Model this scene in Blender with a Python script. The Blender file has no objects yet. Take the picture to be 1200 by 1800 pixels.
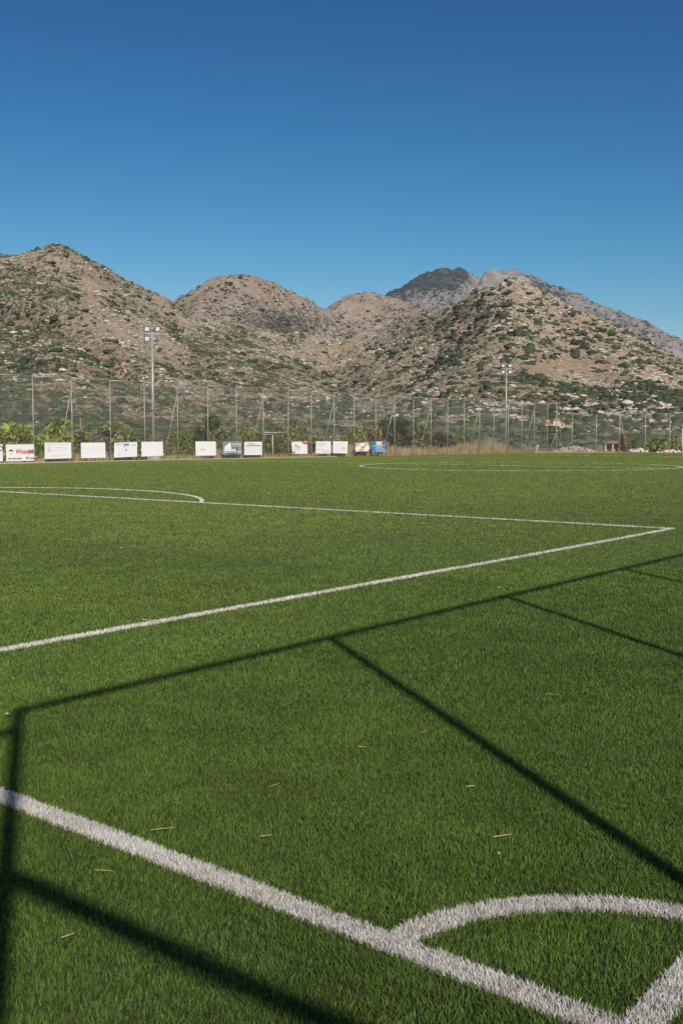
import bpy, bmesh, math, random
import numpy as np
from mathutils import Vector, Matrix, noise as mnoise

# ------------------------------------------------------------------ camera, light, exposure
CAMP = np.array([1.103, -2.757, 1.746]); YAW = 0.67711; PITCH = 0.07042; FPX = 1808.2
SUN_EL, SUN_AZ = math.radians(33.4), math.radians(125.0)     # azimuth clockwise from +Y
EXPOSURE = 0.0
SUN_STRENGTH, SKY_STRENGTH = 4.6, 0.075
sc = bpy.context.scene
COL = sc.collection
cd = bpy.data.cameras.new('camera'); cam = bpy.data.objects.new('camera', cd); COL.objects.link(cam)
cd.sensor_fit = 'VERTICAL'; cd.sensor_height = 36.0; cd.lens = FPX * 36.0 / 1800.0
cd.clip_start = 0.1; cd.clip_end = 30000
cam.location = CAMP; cam.rotation_euler = (math.pi / 2 - PITCH, 0, YAW)
sc.camera = cam
W = bpy.data.worlds.new('World'); sc.world = W; W.use_nodes = True
sky = W.node_tree.nodes.new('ShaderNodeTexSky'); sky.sky_type = 'NISHITA'; sky.sun_disc = False
sky.sun_elevation = SUN_EL; sky.sun_rotation = SUN_AZ
sky.altitude = 0; sky.air_density = 1.0; sky.dust_density = 0.4; sky.ozone_density = 3.0
# a deep, polarised looking blue: contrast and tint of the sky's own light
wn = W.node_tree; sep = wn.nodes.new('ShaderNodeSeparateColor'); comb = wn.nodes.new('ShaderNodeCombineColor'); wn.links.new(sky.outputs[0], sep.inputs[0])
for ch_, (gam_, mul_) in enumerate(((3.4, 0.021), (1.75, 0.265), (1.40, 0.49))):
    mn = wn.nodes.new('ShaderNodeMath'); mn.operation = 'MINIMUM'; mn.inputs[1].default_value = 9.0; wn.links.new(sep.outputs[ch_], mn.inputs[0])
    pw = wn.nodes.new('ShaderNodeMath'); pw.operation = 'POWER'; pw.inputs[1].default_value = gam_; wn.links.new(mn.outputs[0], pw.inputs[0])
    ml = wn.nodes.new('ShaderNodeMath'); ml.operation = 'MULTIPLY'; ml.inputs[1].default_value = mul_; wn.links.new(pw.outputs[0], ml.inputs[0])
    wn.links.new(ml.outputs[0], comb.inputs[ch_])
wn.links.new(comb.outputs[0], wn.nodes['Background'].inputs[0])
W.node_tree.nodes['Background'].inputs[1].default_value = SKY_STRENGTH
sd = bpy.data.lights.new('sun', 'SUN'); sd.energy = SUN_STRENGTH; sd.angle = math.radians(0.53); sd.color = (1.0, 0.93, 0.82)
so = bpy.data.objects.new('sun', sd); COL.objects.link(so)
sdir = Vector((math.sin(SUN_AZ) * math.cos(SUN_EL), math.cos(SUN_AZ) * math.cos(SUN_EL), math.sin(SUN_EL)))
so.rotation_euler = sdir.to_track_quat('Z', 'Y').to_euler(); so.location = (20, -20, 40)
sc.view_settings.view_transform = 'Standard'; sc.view_settings.look = 'None'
sc.view_settings.exposure = EXPOSURE; sc.view_settings.gamma = 1.0
sc.render.engine = 'CYCLES'
sc.cycles.max_bounces = 6; sc.cycles.diffuse_bounces = 3; sc.cycles.transparent_max_bounces = 12
sc.cycles.use_denoising = True; sc.cycles.volume_bounces = 1; sc.cycles.caustics_reflective = False; sc.cycles.caustics_refractive = False

# ------------------------------------------------------------------ helpers
Fv = np.array([-math.sin(YAW) * math.cos(PITCH), math.cos(YAW) * math.cos(PITCH), -math.sin(PITCH)])
Rv = np.array([math.cos(YAW), math.sin(YAW), 0.0]); Uv = np.cross(Rv, Fv)
Fh = np.array([-math.sin(YAW), math.cos(YAW)]); Rh = Rv[:2]

def sstep(t):
    t = np.clip(t, 0, 1); return t * t * (3 - 2 * t)
def gz(x, y):                                         # the gentle crown of the pitch
    x = np.asarray(x, float); y = np.asarray(y, float)
    return 0.22 * sstep((y - 10) / 40) * (1 - 0.5 * sstep((np.abs(x + 27) - 18) / 18))
def ray(px, py): return Fv * FPX + Rv * (px - 600) - Uv * (py - 900)
def at(px, py, off=0.0):                              # a measured image point on the pitch
    d = ray(px, py); P = CAMP + d * (off - CAMP[2]) / d[2]
    for _ in range(8): P = CAMP + d * (float(gz(P[0], P[1])) + off - CAMP[2]) / d[2]
    return P
def onx(px, py, x):                                   # ... on a vertical plane along the pitch
    d = ray(px, py); return CAMP + d * (x - CAMP[0]) / d[0]
def atdepth(px, py, dep):
    return CAMP + ray(px, py) * dep / FPX
def project(P):
    d = np.asarray(P) - CAMP; z = d @ Fv
    return 600 + FPX * (d @ Rv) / z, 900 - FPX * (d @ Uv) / z, z

def link(o, parent=None):
    COL.objects.link(o)
    if parent is not None: o.parent = parent
    return o
def tag(o, label=None, cat=None, group=None, kind=None):
    if label: o['label'] = label
    if cat: o['category'] = cat
    if group: o['group'] = group
    if kind: o['kind'] = kind
    return o
def empty(name, loc, label, cat, group=None, rz=0.0):
    o = bpy.data.objects.new(name, None); o.location = loc; o.rotation_euler = (0, 0, rz); o.empty_display_size = 0.3
    return tag(link(o), label, cat, group)
def mesh_np(name, V, faces, mat, parent=None, attrs=None, smooth=False, loc=None):
    """faces: list of int arrays (n,k)"""
    me = bpy.data.meshes.new(name); V = np.asarray(V, np.float32)
    me.vertices.add(len(V)); me.vertices.foreach_set('co', V.ravel())
    idx = np.concatenate([np.asarray(f, np.int32).ravel() for f in faces])
    tot = np.concatenate([np.full(len(f), np.asarray(f).shape[1], np.int32) for f in faces])
    me.loops.add(len(idx)); me.loops.foreach_set('vertex_index', idx)
    me.polygons.add(len(tot)); st = np.zeros(len(tot), np.int32); st[1:] = np.cumsum(tot)[:-1]
    me.polygons.foreach_set('loop_start', st); me.polygons.foreach_set('loop_total', tot)
    if smooth: me.polygons.foreach_set('use_smooth', np.ones(len(tot), bool))
    for k, a in (attrs or {}).items():
        at_ = me.attributes.new(k, 'FLOAT', 'POINT'); at_.data.foreach_set('value', np.asarray(a, np.float32))
    me.update(calc_edges=True); me.validate()
    me.materials.append(mat)
    o = bpy.data.objects.new(name, me)
    if loc is not None: o.location = loc
    return link(o, parent)

class MB:
    def __init__(s): s.v = []; s.f = []
    def box(s, c, size, rot=None):
        m = Matrix.Translation(c) @ ((rot or Matrix()).to_4x4())
        b = len(s.v); hx, hy, hz = size[0] / 2, size[1] / 2, size[2] / 2
        for x, y, z in ((-1,-1,-1),(1,-1,-1),(1,1,-1),(-1,1,-1),(-1,-1,1),(1,-1,1),(1,1,1),(-1,1,1)):
            s.v.append(m @ Vector((x * hx, y * hy, z * hz)))
        for q in ((0,3,2,1),(4,5,6,7),(0,1,5,4),(1,2,6,5),(2,3,7,6),(3,0,4,7)): s.f.append([b + i for i in q])
        return s
    def tube(s, a, b, r0, r1=None, n=10, cap=True):
        r1 = r0 if r1 is None else r1
        a = Vector(a); b = Vector(b); q = (b - a).to_track_quat('Z', 'Y'); k = len(s.v)
        for P, r in ((a, r0), (b, r1)):
            for i in range(n):
                t = 2 * math.pi * i / n; s.v.append(P + q @ Vector((math.cos(t) * r, math.sin(t) * r, 0)))
        for i in range(n): s.f.append([k + i, k + (i + 1) % n, k + n + (i + 1) % n, k + n + i])
        if cap: s.f.append([k + i for i in range(n)][::-1]); s.f.append([k + n + i for i in range(n)])
        return s
    def poly(s, pts):
        k = len(s.v); s.v += [Vector(p) for p in pts]; s.f.append(list(range(k, k + len(pts)))); return s
    def build(s, name, mat, parent=None, bevel=0.0, smooth=False, loc=None):
        me = bpy.data.meshes.new(name); me.from_pydata([tuple(v) for v in s.v], [], s.f); me.update()
        if bevel:
            bm = bmesh.new(); bm.from_mesh(me)
            bmesh.ops.bevel(bm, geom=bm.edges[:], offset=bevel, segments=1, affect='EDGES', clamp_overlap=True)
            bm.to_mesh(me); bm.free()
        if smooth:
            for p in me.polygons: p.use_smooth = len(p.vertices) == 4
        me.materials.append(mat); o = bpy.data.objects.new(name, me)
        if loc is not None: o.location = loc
        return link(o, parent)

# ---- materials
def newmat(name):
    m = bpy.data.materials.new(name); m.use_nodes = True; nt = m.node_tree
    return m, nt, nt.nodes['Principled BSDF']
def N(nt, typ, **kw):
    n = nt.nodes.new(typ)
    for k, v in kw.items(): setattr(n, k, v)
    return n
def noise(nt, scale, detail=5.0, rough=0.55, vec=None, dist=0.0):
    n = N(nt, 'ShaderNodeTexNoise'); n.inputs['Scale'].default_value = scale; n.inputs['Detail'].default_value = detail
    n.inputs['Roughness'].default_value = rough; n.inputs['Distortion'].default_value = dist
    if vec is None:
        g = N(nt, 'ShaderNodeNewGeometry'); vec = g.outputs['Position']
    nt.links.new(vec, n.inputs['Vector']); return n.outputs['Fac']
def ramp(nt, fac, a, b, ca=(0, 0, 0, 1), cb=(1, 1, 1, 1)):
    r = N(nt, 'ShaderNodeValToRGB'); r.color_ramp.elements[0].position = a; r.color_ramp.elements[1].position = b
    r.color_ramp.elements[0].color = ca; r.color_ramp.elements[1].color = cb
    nt.links.new(fac, r.inputs[0]); return r.outputs[0]
def mixc(nt, fac, a, b):
    m = N(nt, 'ShaderNodeMix', data_type='RGBA')
    for v, i in ((fac, 0), (a, 6), (b, 7)):
        if isinstance(v, (int, float)): m.inputs[i].default_value = v
        elif isinstance(v, tuple): m.inputs[i].default_value = (*v[:3], 1)
        else: nt.links.new(v, m.inputs[i])
    return m.outputs[2]
def math_(nt, op, a, b=None, clamp=False):
    m = N(nt, 'ShaderNodeMath', operation=op, use_clamp=clamp)
    for i, v in enumerate((a, b)):
        if v is None: continue
        if isinstance(v, (int, float)): m.inputs[i].default_value = v
        else: nt.links.new(v, m.inputs[i])
    return m.outputs[0]
def attr(nt, name): return N(nt, 'ShaderNodeAttribute', attribute_name=name).outputs['Fac']
def simple(name, col, rough=0.6, metal=0.0, var=0.15, scale=8.0, spec=0.3):
    m, nt, p = newmat(name)
    f = noise(nt, scale, 4)
    c = mixc(nt, f, tuple(x * (1 - var) for x in col), tuple(min(1, x * (1 + var)) for x in col))
    nt.links.new(c, p.inputs['Base Color']); p.inputs['Roughness'].default_value = rough
    p.inputs['Metallic'].default_value = metal; p.inputs['Specular IOR Level'].default_value = spec
    return m
def bump(nt, p, h, strength, dist):
    b = N(nt, 'ShaderNodeBump'); b.inputs['Strength'].default_value = strength; b.inputs['Distance'].default_value = dist
    nt.links.new(h, b.inputs['Height']); nt.links.new(b.outputs[0], p.inputs['Normal'])

M = {}
M['steel'] = simple('galvanised_steel', (0.36, 0.37, 0.32), 0.45, 0.25, 0.2, 3)
M['white_steel'] = simple('white_painted_steel', (0.50, 0.49, 0.42), 0.45, 0, 0.1, 3)
M['lampbody'] = simple('lamp_housing', (0.16, 0.18, 0.18), 0.5, 0.2)
m, nt, p = newmat('lamp_glass'); p.inputs['Base Color'].default_value = (0.72, 0.75, 0.77, 1); p.inputs['Roughness'].default_value = 0.15; M['glass'] = m
M['concrete'] = simple('concrete', (0.46, 0.42, 0.33), 0.9, 0, 0.25, 6)
M['bark'] = simple('bark', (0.09, 0.065, 0.045), 0.9, 0, 0.3, 10)
M['straw'] = simple('straw', (0.55, 0.43, 0.20), 0.7, 0, 0.2, 60)
M['litter'] = simple('white_litter', (0.7, 0.74, 0.78), 0.6, 0, 0.05, 60)

def leafmat(name, dark, light):
    m, nt, p = newmat(name)
    t = attr(nt, 'tint')
    c = mixc(nt, t, dark, light)
    nt.links.new(c, p.inputs['Base Color']); p.inputs['Roughness'].default_value = 0.6; p.inputs['Specular IOR Level'].default_value = 0.25
    tr = N(nt, 'ShaderNodeBsdfTranslucent'); nt.links.new(c, tr.inputs['Color'])
    mx = N(nt, 'ShaderNodeMixShader'); mx.inputs[0].default_value = 0.22
    nt.links.new(p.outputs[0], mx.inputs[1]); nt.links.new(tr.outputs[0], mx.inputs[2])
    nt.links.new(mx.outputs[0], nt.nodes['Material Output'].inputs[0]); return m

# turf fibre: per-blade tint plus broad wear patches, with far brightness painted in
def turfmat():
    m, nt, p = newmat('turf_fibre')
    t = attr(nt, 'tint')
    c = mixc(nt, t, (0.036, 0.078, 0.015), (0.205, 0.318, 0.057))
    big = ramp(nt, noise(nt, 0.35, 4), 0.35, 0.68)
    c2 = mixc(nt, math_(nt, 'MULTIPLY', big, 0.35), c, (0.185, 0.245, 0.048))
    # sunlit far brightness painted in: fibres paler and yellower away from the corner
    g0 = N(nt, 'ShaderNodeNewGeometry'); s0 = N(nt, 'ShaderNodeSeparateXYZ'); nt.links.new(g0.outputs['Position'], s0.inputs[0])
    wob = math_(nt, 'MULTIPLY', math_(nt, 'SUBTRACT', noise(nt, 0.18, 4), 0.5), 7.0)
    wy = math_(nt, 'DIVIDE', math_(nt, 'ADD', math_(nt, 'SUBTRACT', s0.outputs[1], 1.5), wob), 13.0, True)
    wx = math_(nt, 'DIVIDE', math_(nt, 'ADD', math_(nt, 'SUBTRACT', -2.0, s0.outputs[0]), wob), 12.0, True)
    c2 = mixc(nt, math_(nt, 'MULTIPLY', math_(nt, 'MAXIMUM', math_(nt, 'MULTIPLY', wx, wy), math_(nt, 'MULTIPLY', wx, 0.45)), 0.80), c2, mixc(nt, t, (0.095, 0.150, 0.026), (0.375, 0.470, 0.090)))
    # rolls of turf laid across the pitch differ a little, and feet flatten patches
    g = N(nt, 'ShaderNodeNewGeometry'); sp = N(nt, 'ShaderNodeSeparateXYZ'); nt.links.new(g.outputs['Position'], sp.inputs[0])
    fl_ = N(nt, 'ShaderNodeMath', operation='FLOOR'); nt.links.new(math_(nt, 'DIVIDE', sp.outputs[1], 4.1), fl_.inputs[0])
    wn_ = N(nt, 'ShaderNodeTexWhiteNoise', noise_dimensions='1D'); nt.links.new(fl_.outputs[0], wn_.inputs['W'])
    k1 = math_(nt, 'MULTIPLY', wn_.outputs['Value'], 0.14)
    k2 = math_(nt, 'MULTIPLY', noise(nt, 1.6, 5, 0.65), 0.75)
    val = math_(nt, 'ADD', math_(nt, 'ADD', k1, k2), 0.53)
    hs = N(nt, 'ShaderNodeHueSaturation'); nt.links.new(c2, hs.inputs['Color']); nt.links.new(val, hs.inputs['Value']); c2 = hs.outputs[0]
    nt.links.new(c2, p.inputs['Base Color']); p.inputs['Roughness'].default_value = 0.5; p.inputs['Specular IOR Level'].default_value = 0.12
    tr = N(nt, 'ShaderNodeBsdfTranslucent'); nt.links.new(c2, tr.inputs['Color'])
    mx = N(nt, 'ShaderNodeMixShader'); mx.inputs[0].default_value = 0.15
    nt.links.new(p.outputs[0], mx.inputs[1]); nt.links.new(tr.outputs[0], mx.inputs[2])
    nt.links.new(mx.outputs[0], nt.nodes['Material Output'].inputs[0]); return m
def linemat():
    m, nt, p = newmat('white_fibre')
    t = attr(nt, 'tint')
    c = mixc(nt, t, (0.64, 0.605, 0.55), (0.87, 0.85, 0.80))
    dirt = ramp(nt, noise(nt, 5.0, 3), 0.5, 0.75)
    c = mixc(nt, math_(nt, 'MULTIPLY', dirt, 0.5), c, (0.50, 0.43, 0.35))
    nt.links.new(c, p.inputs['Base Color']); p.inputs['Roughness'].default_value = 0.55
    tr = N(nt, 'ShaderNodeBsdfTranslucent'); nt.links.new(c, tr.inputs['Color'])
    mx = N(nt, 'ShaderNodeMixShader'); mx.inputs[0].default_value = 0.15
    nt.links.new(p.outputs[0], mx.inputs[1]); nt.links.new(tr.outputs[0], mx.inputs[2])
    nt.links.new(mx.outputs[0], nt.nodes['Material Output'].inputs[0]); return m
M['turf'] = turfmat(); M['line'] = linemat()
m, nt, p = newmat('turf_backing'); f = noise(nt, 90, 3)
nt.links.new(mixc(nt, f, (0.022, 0.032, 0.010), (0.052, 0.070, 0.022)), p.inputs['Base Color']); p.inputs['Roughness'].default_value = 0.9; M['backing'] = m

def hillmat(name, soil, soil2, rock, rock2, veg, vegscale, rockscale, bumpd):
    m, nt, p = newmat(name)
    s = mixc(nt, ramp(nt, noise(nt, 0.012, 6), 0.45, 0.62), soil, soil2)
    s = mixc(nt, ramp(nt, noise(nt, rockscale * 4, 6, 0.75), 0.35, 0.65), tuple(q * .55 for q in soil), s)
    r = mixc(nt, noise(nt, rockscale * 6, 5, 0.7), rock2, rock)
    rk = ramp(nt, noise(nt, rockscale, 9, 0.68), 0.46, 0.56)
    ra = attr(nt, 'rock')
    rkf = math_(nt, 'MULTIPLY', rk, ra, True)
    c = mixc(nt, rkf, s, r)
    vn = noise(nt, vegscale, 8, 0.7)
    va = attr(nt, 'veg')
    vf = math_(nt, 'ADD', vn, math_(nt, 'MULTIPLY', math_(nt, 'SUBTRACT', va, 0.5), 0.55))
    v = mixc(nt, noise(nt, vegscale * 5, 5, 0.7), veg[0], veg[1])
    c = mixc(nt, ramp(nt, vf, 0.50, 0.56), c, v)
    nt.links.new(c, p.inputs['Base Color']); p.inputs['Roughness'].default_value = 0.95; p.inputs['Specular IOR Level'].default_value = 0.05
    bump(nt, p, noise(nt, rockscale * 3, 8, 0.7), 0.9, bumpd)
    return m
M['hill_near'] = hillmat('hillside_ground', (0.42, 0.325, 0.22), (0.50, 0.31, 0.175), (0.62, 0.575, 0.49), (0.24, 0.21, 0.17),
                         ((0.080, 0.088, 0.042), (0.20, 0.18, 0.10)), 0.24, 0.28, 1.6)
M['hill_mid'] = hillmat('distant_hill_ground', (0.37, 0.295, 0.22), (0.42, 0.29, 0.185), (0.46, 0.415, 0.36), (0.24, 0.21, 0.18),
                        ((0.06, 0.065, 0.042), (0.13, 0.115, 0.085)), 0.11, 0.07, 4.0)
M['hill_far'] = hillmat('mountain_rock', (0.29, 0.26, 0.225), (0.26, 0.24, 0.22), (0.38, 0.36, 0.335), (0.20, 0.19, 0.18),
                        ((0.035, 0.050, 0.034), (0.085, 0.095, 0.065)), 0.045, 0.025, 8.0)
M['boulder'] = simple('limestone_boulder', (0.50, 0.465, 0.40), 0.9, 0, 0.35, 0.6)
m, nt, p = newmat('dry_ground')
c = mixc(nt, ramp(nt, noise(nt, 0.25, 8, 0.65), 0.4, 0.65), (0.25, 0.165, 0.10), (0.12, 0.10, 0.045))
c = mixc(nt, ramp(nt, noise(nt, 1.5, 6, 0.7), 0.5, 0.7), c, (0.34, 0.26, 0.15))
nt.links.new(c, p.inputs['Base Color']); p.inputs['Roughness'].default_value = 0.95; bump(nt, p, noise(nt, 2.0, 8), 0.6, 0.1); M['ground'] = m

# ------------------------------------------------------------------ noise on arrays
def hash2(ix, iy, seed):
    n = (ix.astype(np.int64) * 374761393 + iy.astype(np.int64) * 668265263 + seed * 974711) & 0x7fffffff
    n = ((n ^ (n >> 13)) * 1274126177) & 0x7fffffff
    return ((n ^ (n >> 16)) & 0xffff) / 65535.0
def vnoise(x, y, seed=0):
    ix = np.floor(x); iy = np.floor(y); fx = x - ix; fy = y - iy
    fx = fx * fx * fx * (fx * (6 * fx - 15) + 10); fy = fy * fy * fy * (fy * (6 * fy - 15) + 10)
    a = hash2(ix, iy, seed); b = hash2(ix + 1, iy, seed); c = hash2(ix, iy + 1, seed); d = hash2(ix + 1, iy + 1, seed)
    return (a * (1 - fx) + b * fx) * (1 - fy) + (c * (1 - fx) + d * fx) * fy
def fbm(x, y, seed=0, oct=5, gain=0.5):
    s = 0; a = 1; t = 0
    for o in range(oct):
        s = s + a * vnoise(x * 2 ** o + 17.3 * o, y * 2 ** o - 9.1 * o, seed + o); t += a; a *= gain
    return s / t
def ridged(x, y, seed=0, oct=5, gain=0.5):
    s = 0; a = 1; t = 0
    for o in range(oct):
        s = s + a * (1 - np.abs(2 * vnoise(x * 2 ** o + 5.3 * o, y * 2 ** o + 3.7 * o, seed + o) - 1)); t += a; a *= gain
    return s / t
rng = np.random.default_rng(7)

# ------------------------------------------------------------------ the pitch
def grid(x0, x1, y0, y1, nx, ny, zf):
    X, Y = np.meshgrid(np.linspace(x0, x1, nx), np.linspace(y0, y1, ny))
    V = np.stack([X, Y, zf(X, Y)], -1).reshape(-1, 3)
    i = np.arange(ny - 1)[:, None] * nx + np.arange(nx - 1)[None]
    F = np.stack([i, i + 1, i + 1 + nx, i + nx], -1).reshape(-1, 4)
    return V, F
PX0, PX1, PY0, PY1 = -61.1, 2.5, -4.0, 113.0
V, F = grid(PX0, PX1, PY0, PY1, 60, 110, lambda x, y: gz(x, y) - 0.017)
tag(mesh_np('pitch', V, [F], M['backing'], smooth=True), kind='structure')
def gl(x, y):
    r = np.hypot(x, y); inside = sstep((np.abs(x + 29.3) - 31.2) / 3) + sstep((np.abs(y - 54.5) - 58) / 3)
    return np.where(inside > 0, -0.06, -0.25) + 0.25 * fbm(x / 9, y / 9, 3) * sstep(inside) * (r < 900) - 0.12
xs = np.unique(np.concatenate([np.linspace(-5800, -400, 12), np.linspace(-400, -140, 28), np.linspace(-140, 60, 120), np.linspace(60, 400, 12), np.linspace(400, 5800, 10)]))
ys = np.unique(np.concatenate([np.linspace(-5800, -60, 10), np.linspace(-60, 200, 140), np.linspace(200, 500, 30), np.linspace(500, 5800, 12)]))
X, Y = np.meshgrid(xs, ys); V = np.stack([X, Y, gl(X, Y)], -1).reshape(-1, 3)
i = np.arange(len(ys) - 1)[:, None] * len(xs) + np.arange(len(xs) - 1)[None]
tag(mesh_np('ground', V, [np.stack([i, i + 1, i + 1 + len(xs), i + len(xs)], -1).reshape(-1, 4)], M['ground'], smooth=True), kind='structure')

# lines: (name, kind, data, width)
LW = 0.115
XB, YB = -6.43, 16.9
DC = (-26.6, 10.9)
CC = (-28.6, 50.5)
YL = 110.5
LINES = [
 ('goal_line', 'seg', ((0.0, LW / 2), (-56, LW / 2)), LW),
 ('touchline', 'seg', ((-LW / 2, 0.0), (-LW / 2, 109)), LW),
 ('corner_arc', 'arc', ((0, 0), 1.0 - LW / 2, 90, 180), LW),
 ('penalty_area_line', 'seg', ((XB + LW / 2, YB), (-46.8, YB)), LW),
 ('penalty_area_line', 'seg', ((XB, 0.0), (XB, YB)), LW),
 ('penalty_arc', 'arc', (DC, 9.15, 41, 139), LW),
 ('centre_circle', 'arc', (CC, 9.15, 0, 360), LW),
 ('halfway_line', 'seg', ((-0.1, CC[1]), (-57, CC[1])), LW),
 ('far_penalty_area_line', 'seg', ((-8, 88), (-48, 88)), LW),
 ('far_penalty_arc', 'arc', ((-28, 94), 9.15, 221, 319), LW),
]
def line_dist(x, y, L):
    _, k, d, w = L
    if k == 'seg':
        a = np.array(d[0]); b = np.array(d[1]); ab = b - a
        t = np.clip(((x - a[0]) * ab[0] + (y - a[1]) * ab[1]) / (ab @ ab), 0, 1)
        return np.hypot(x - a[0] - t * ab[0], y - a[1] - t * ab[1])
    c, r, a0, a1 = d
    ang = np.degrees(np.arctan2(y - c[1], x - c[0])) % 360
    dd = np.abs(np.hypot(x - c[0], y - c[1]) - r)
    return np.where((ang >= a0) & (ang <= a1), dd, 9.0)
def depth_of(x, y): return (x - CAMP[0]) * Fh[0] + (y - CAMP[1]) * Fh[1]
def in_view(x, y, pad=1.6):
    z = depth_of(x, y); l = (x - CAMP[0]) * Rh[0] + (y - CAMP[1]) * Rh[1]
    return (z > 1.7) & (np.abs(l) < 0.36 * z + pad)

def blades(name, x, y, h, w, mat, kind, seed, lean=0.95, zoff=-0.02):
    r = np.random.default_rng(seed); n = len(x); z = gz(x, y) + zoff
    az = r.uniform(0, 2 * np.pi, n)
    # tufts lie over in patches
    pa = 2 * np.pi * fbm(x * 2.2, y * 2.2, 11, 3) * 2
    flat = np.clip((depth_of(x, y) - 7) / 14, 0, 1)        # fibres stand straighter with distance, shaped to brighten the far turf
    l1 = r.uniform(0.0, 1, n) ** .8 * lean * (1 - .35 * flat)
    dx = np.cos(az) * l1 + 0.13 * np.cos(pa); dy = np.sin(az) * l1 + 0.13 * np.sin(pa)
    fa = r.uniform(0, 2 * np.pi, n)   # which way the ribbon faces
    wx = np.cos(fa) * w / 2; wy = np.sin(fa) * w / 2
    B = np.stack([x, y, z], -1); Wd = np.stack([wx, wy, np.zeros(n)], -1)
    mid = B + np.stack([dx * h * .30, dy * h * .30, h * .58], -1)
    tip = B + np.stack([dx * h * .95, dy * h * .95, h * np.maximum(.45, 1 - .25 * l1)], -1)
    tint = np.clip(r.normal(0.5, 0.27, n), 0, 1)
    near = depth_of(x, y) < 14
    V1 = np.stack([B - Wd, B + Wd, mid + Wd * .85, mid - Wd * .85, tip], 1)[near].reshape(-1, 3)
    n1 = int(near.sum()); k = np.arange(n1)[:, None] * 5
    q = k + np.array([0, 1, 2, 3]); t = k + np.array([3, 2, 4])
    V2 = np.stack([B - Wd, B + Wd, tip], 1)[~near].reshape(-1, 3)
    n2 = n - n1; t2 = np.arange(n2)[:, None] * 3 + np.array([0, 1, 2]) + n1 * 5
    V = np.concatenate([V1, V2]); T = np.concatenate([np.repeat(tint[near], 5), np.repeat(tint[~near], 3)])
    # the foot of each fibre is the darker thatch colour
    faces = [f for f in (q, np.concatenate([t, t2])) if len(f)]
    return tag(mesh_np(name, V, faces, mat, attrs={'tint': T}), kind=kind)

def rho(z): return 22000.0 * np.where(z < 5, 1, 0.75 * (5.0 / np.maximum(z, 5)) ** 1.70 + 0.25 * np.exp(-(z - 5) / 1.2))
# sample the visible turf in depth bands
bx = []; by = []
edges = np.concatenate([np.linspace(1.7, 6, 15), np.geomspace(6, 135, 40)[1:]])
for a, b in zip(edges[:-1], edges[1:]):
    hw = 0.36 * b + 1.6; n = int((b - a) * 2 * hw * rho(np.array((a + b) / 2)))
    z = rng.uniform(a, b, n); l = rng.uniform(-hw, hw, n)
    bx.append(CAMP[0] + Fh[0] * z + Rh[0] * l); by.append(CAMP[1] + Fh[1] * z + Rh[1] * l)
bx = np.concatenate(bx); by = np.concatenate(by)
ok = (bx > PX0 + .05) & (bx < PX1 - .05) & (by > PY0 + .05) & (by < PY1 - .05)
edge = 0.012 * (rng.normal(size=len(bx)))
for L in LINES: ok &= line_dist(bx, by, L) + edge > L[3] / 2
bx, by = bx[ok], by[ok]; z = depth_of(bx, by)
wd = 0.0028 * np.maximum(1, z / 5) ** 0.78 * rng.uniform(.7, 1.3, len(bx))
hh = rng.uniform(.022, .037, len(bx)) * (0.85 + .3 * fbm(bx * 1.3, by * 1.3, 21, 3))
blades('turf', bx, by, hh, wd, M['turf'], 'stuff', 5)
for li, L in enumerate(LINES):
    _, k, d, w = L
    if k == 'seg':
        a = np.array(d[0]); b = np.array(d[1]); ln = np.linalg.norm(b - a); nn = int(ln * 10000)
        t = rng.uniform(0, 1, nn); o = rng.uniform(-.5, .5, nn) * w; dr = (b - a) / ln
        x = a[0] + (b - a)[0] * t - dr[1] * o; y = a[1] + (b - a)[1] * t + dr[0] * o
    else:
        c, r_, a0, a1 = d; ln = math.radians(a1 - a0) * r_; nn = int(ln * 10000)
        t = np.radians(rng.uniform(a0, a1, nn)); rr = r_ + rng.uniform(-.5, .5, nn) * w
        x = c[0] + rr * np.cos(t); y = c[1] + rr * np.sin(t)
    z = depth_of(x, y)
    p_ = np.minimum(1, 1.9 * rho(z) * w / 10000 * (1 + 0.5 * np.clip((z - 10) / 30, 0, 1)))
    p_ = p_ * (1 - .5 * np.clip((z - 38) / 25, 0, 1))
    # other lines drawn earlier own their crossing
    ok = in_view(x, y) & (rng.uniform(size=nn) < p_)
    for L2 in LINES[:li]: ok &= line_dist(x, y, L2) > L2[3] / 2
    x, y, z = x[ok], y[ok], z[ok]
    if not len(x): continue
    wd = 0.0034 * np.maximum(1, z / 5) ** 0.85 * rng.uniform(.7, 1.3, len(x))
    hh = rng.uniform(.026, .037, len(x)) + .005 * np.clip((z - 12) / 25, 0, 1)
    blades(L[0], x, y, hh, wd, M['line'], 'structure', 50 + li, lean=0.75)

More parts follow.
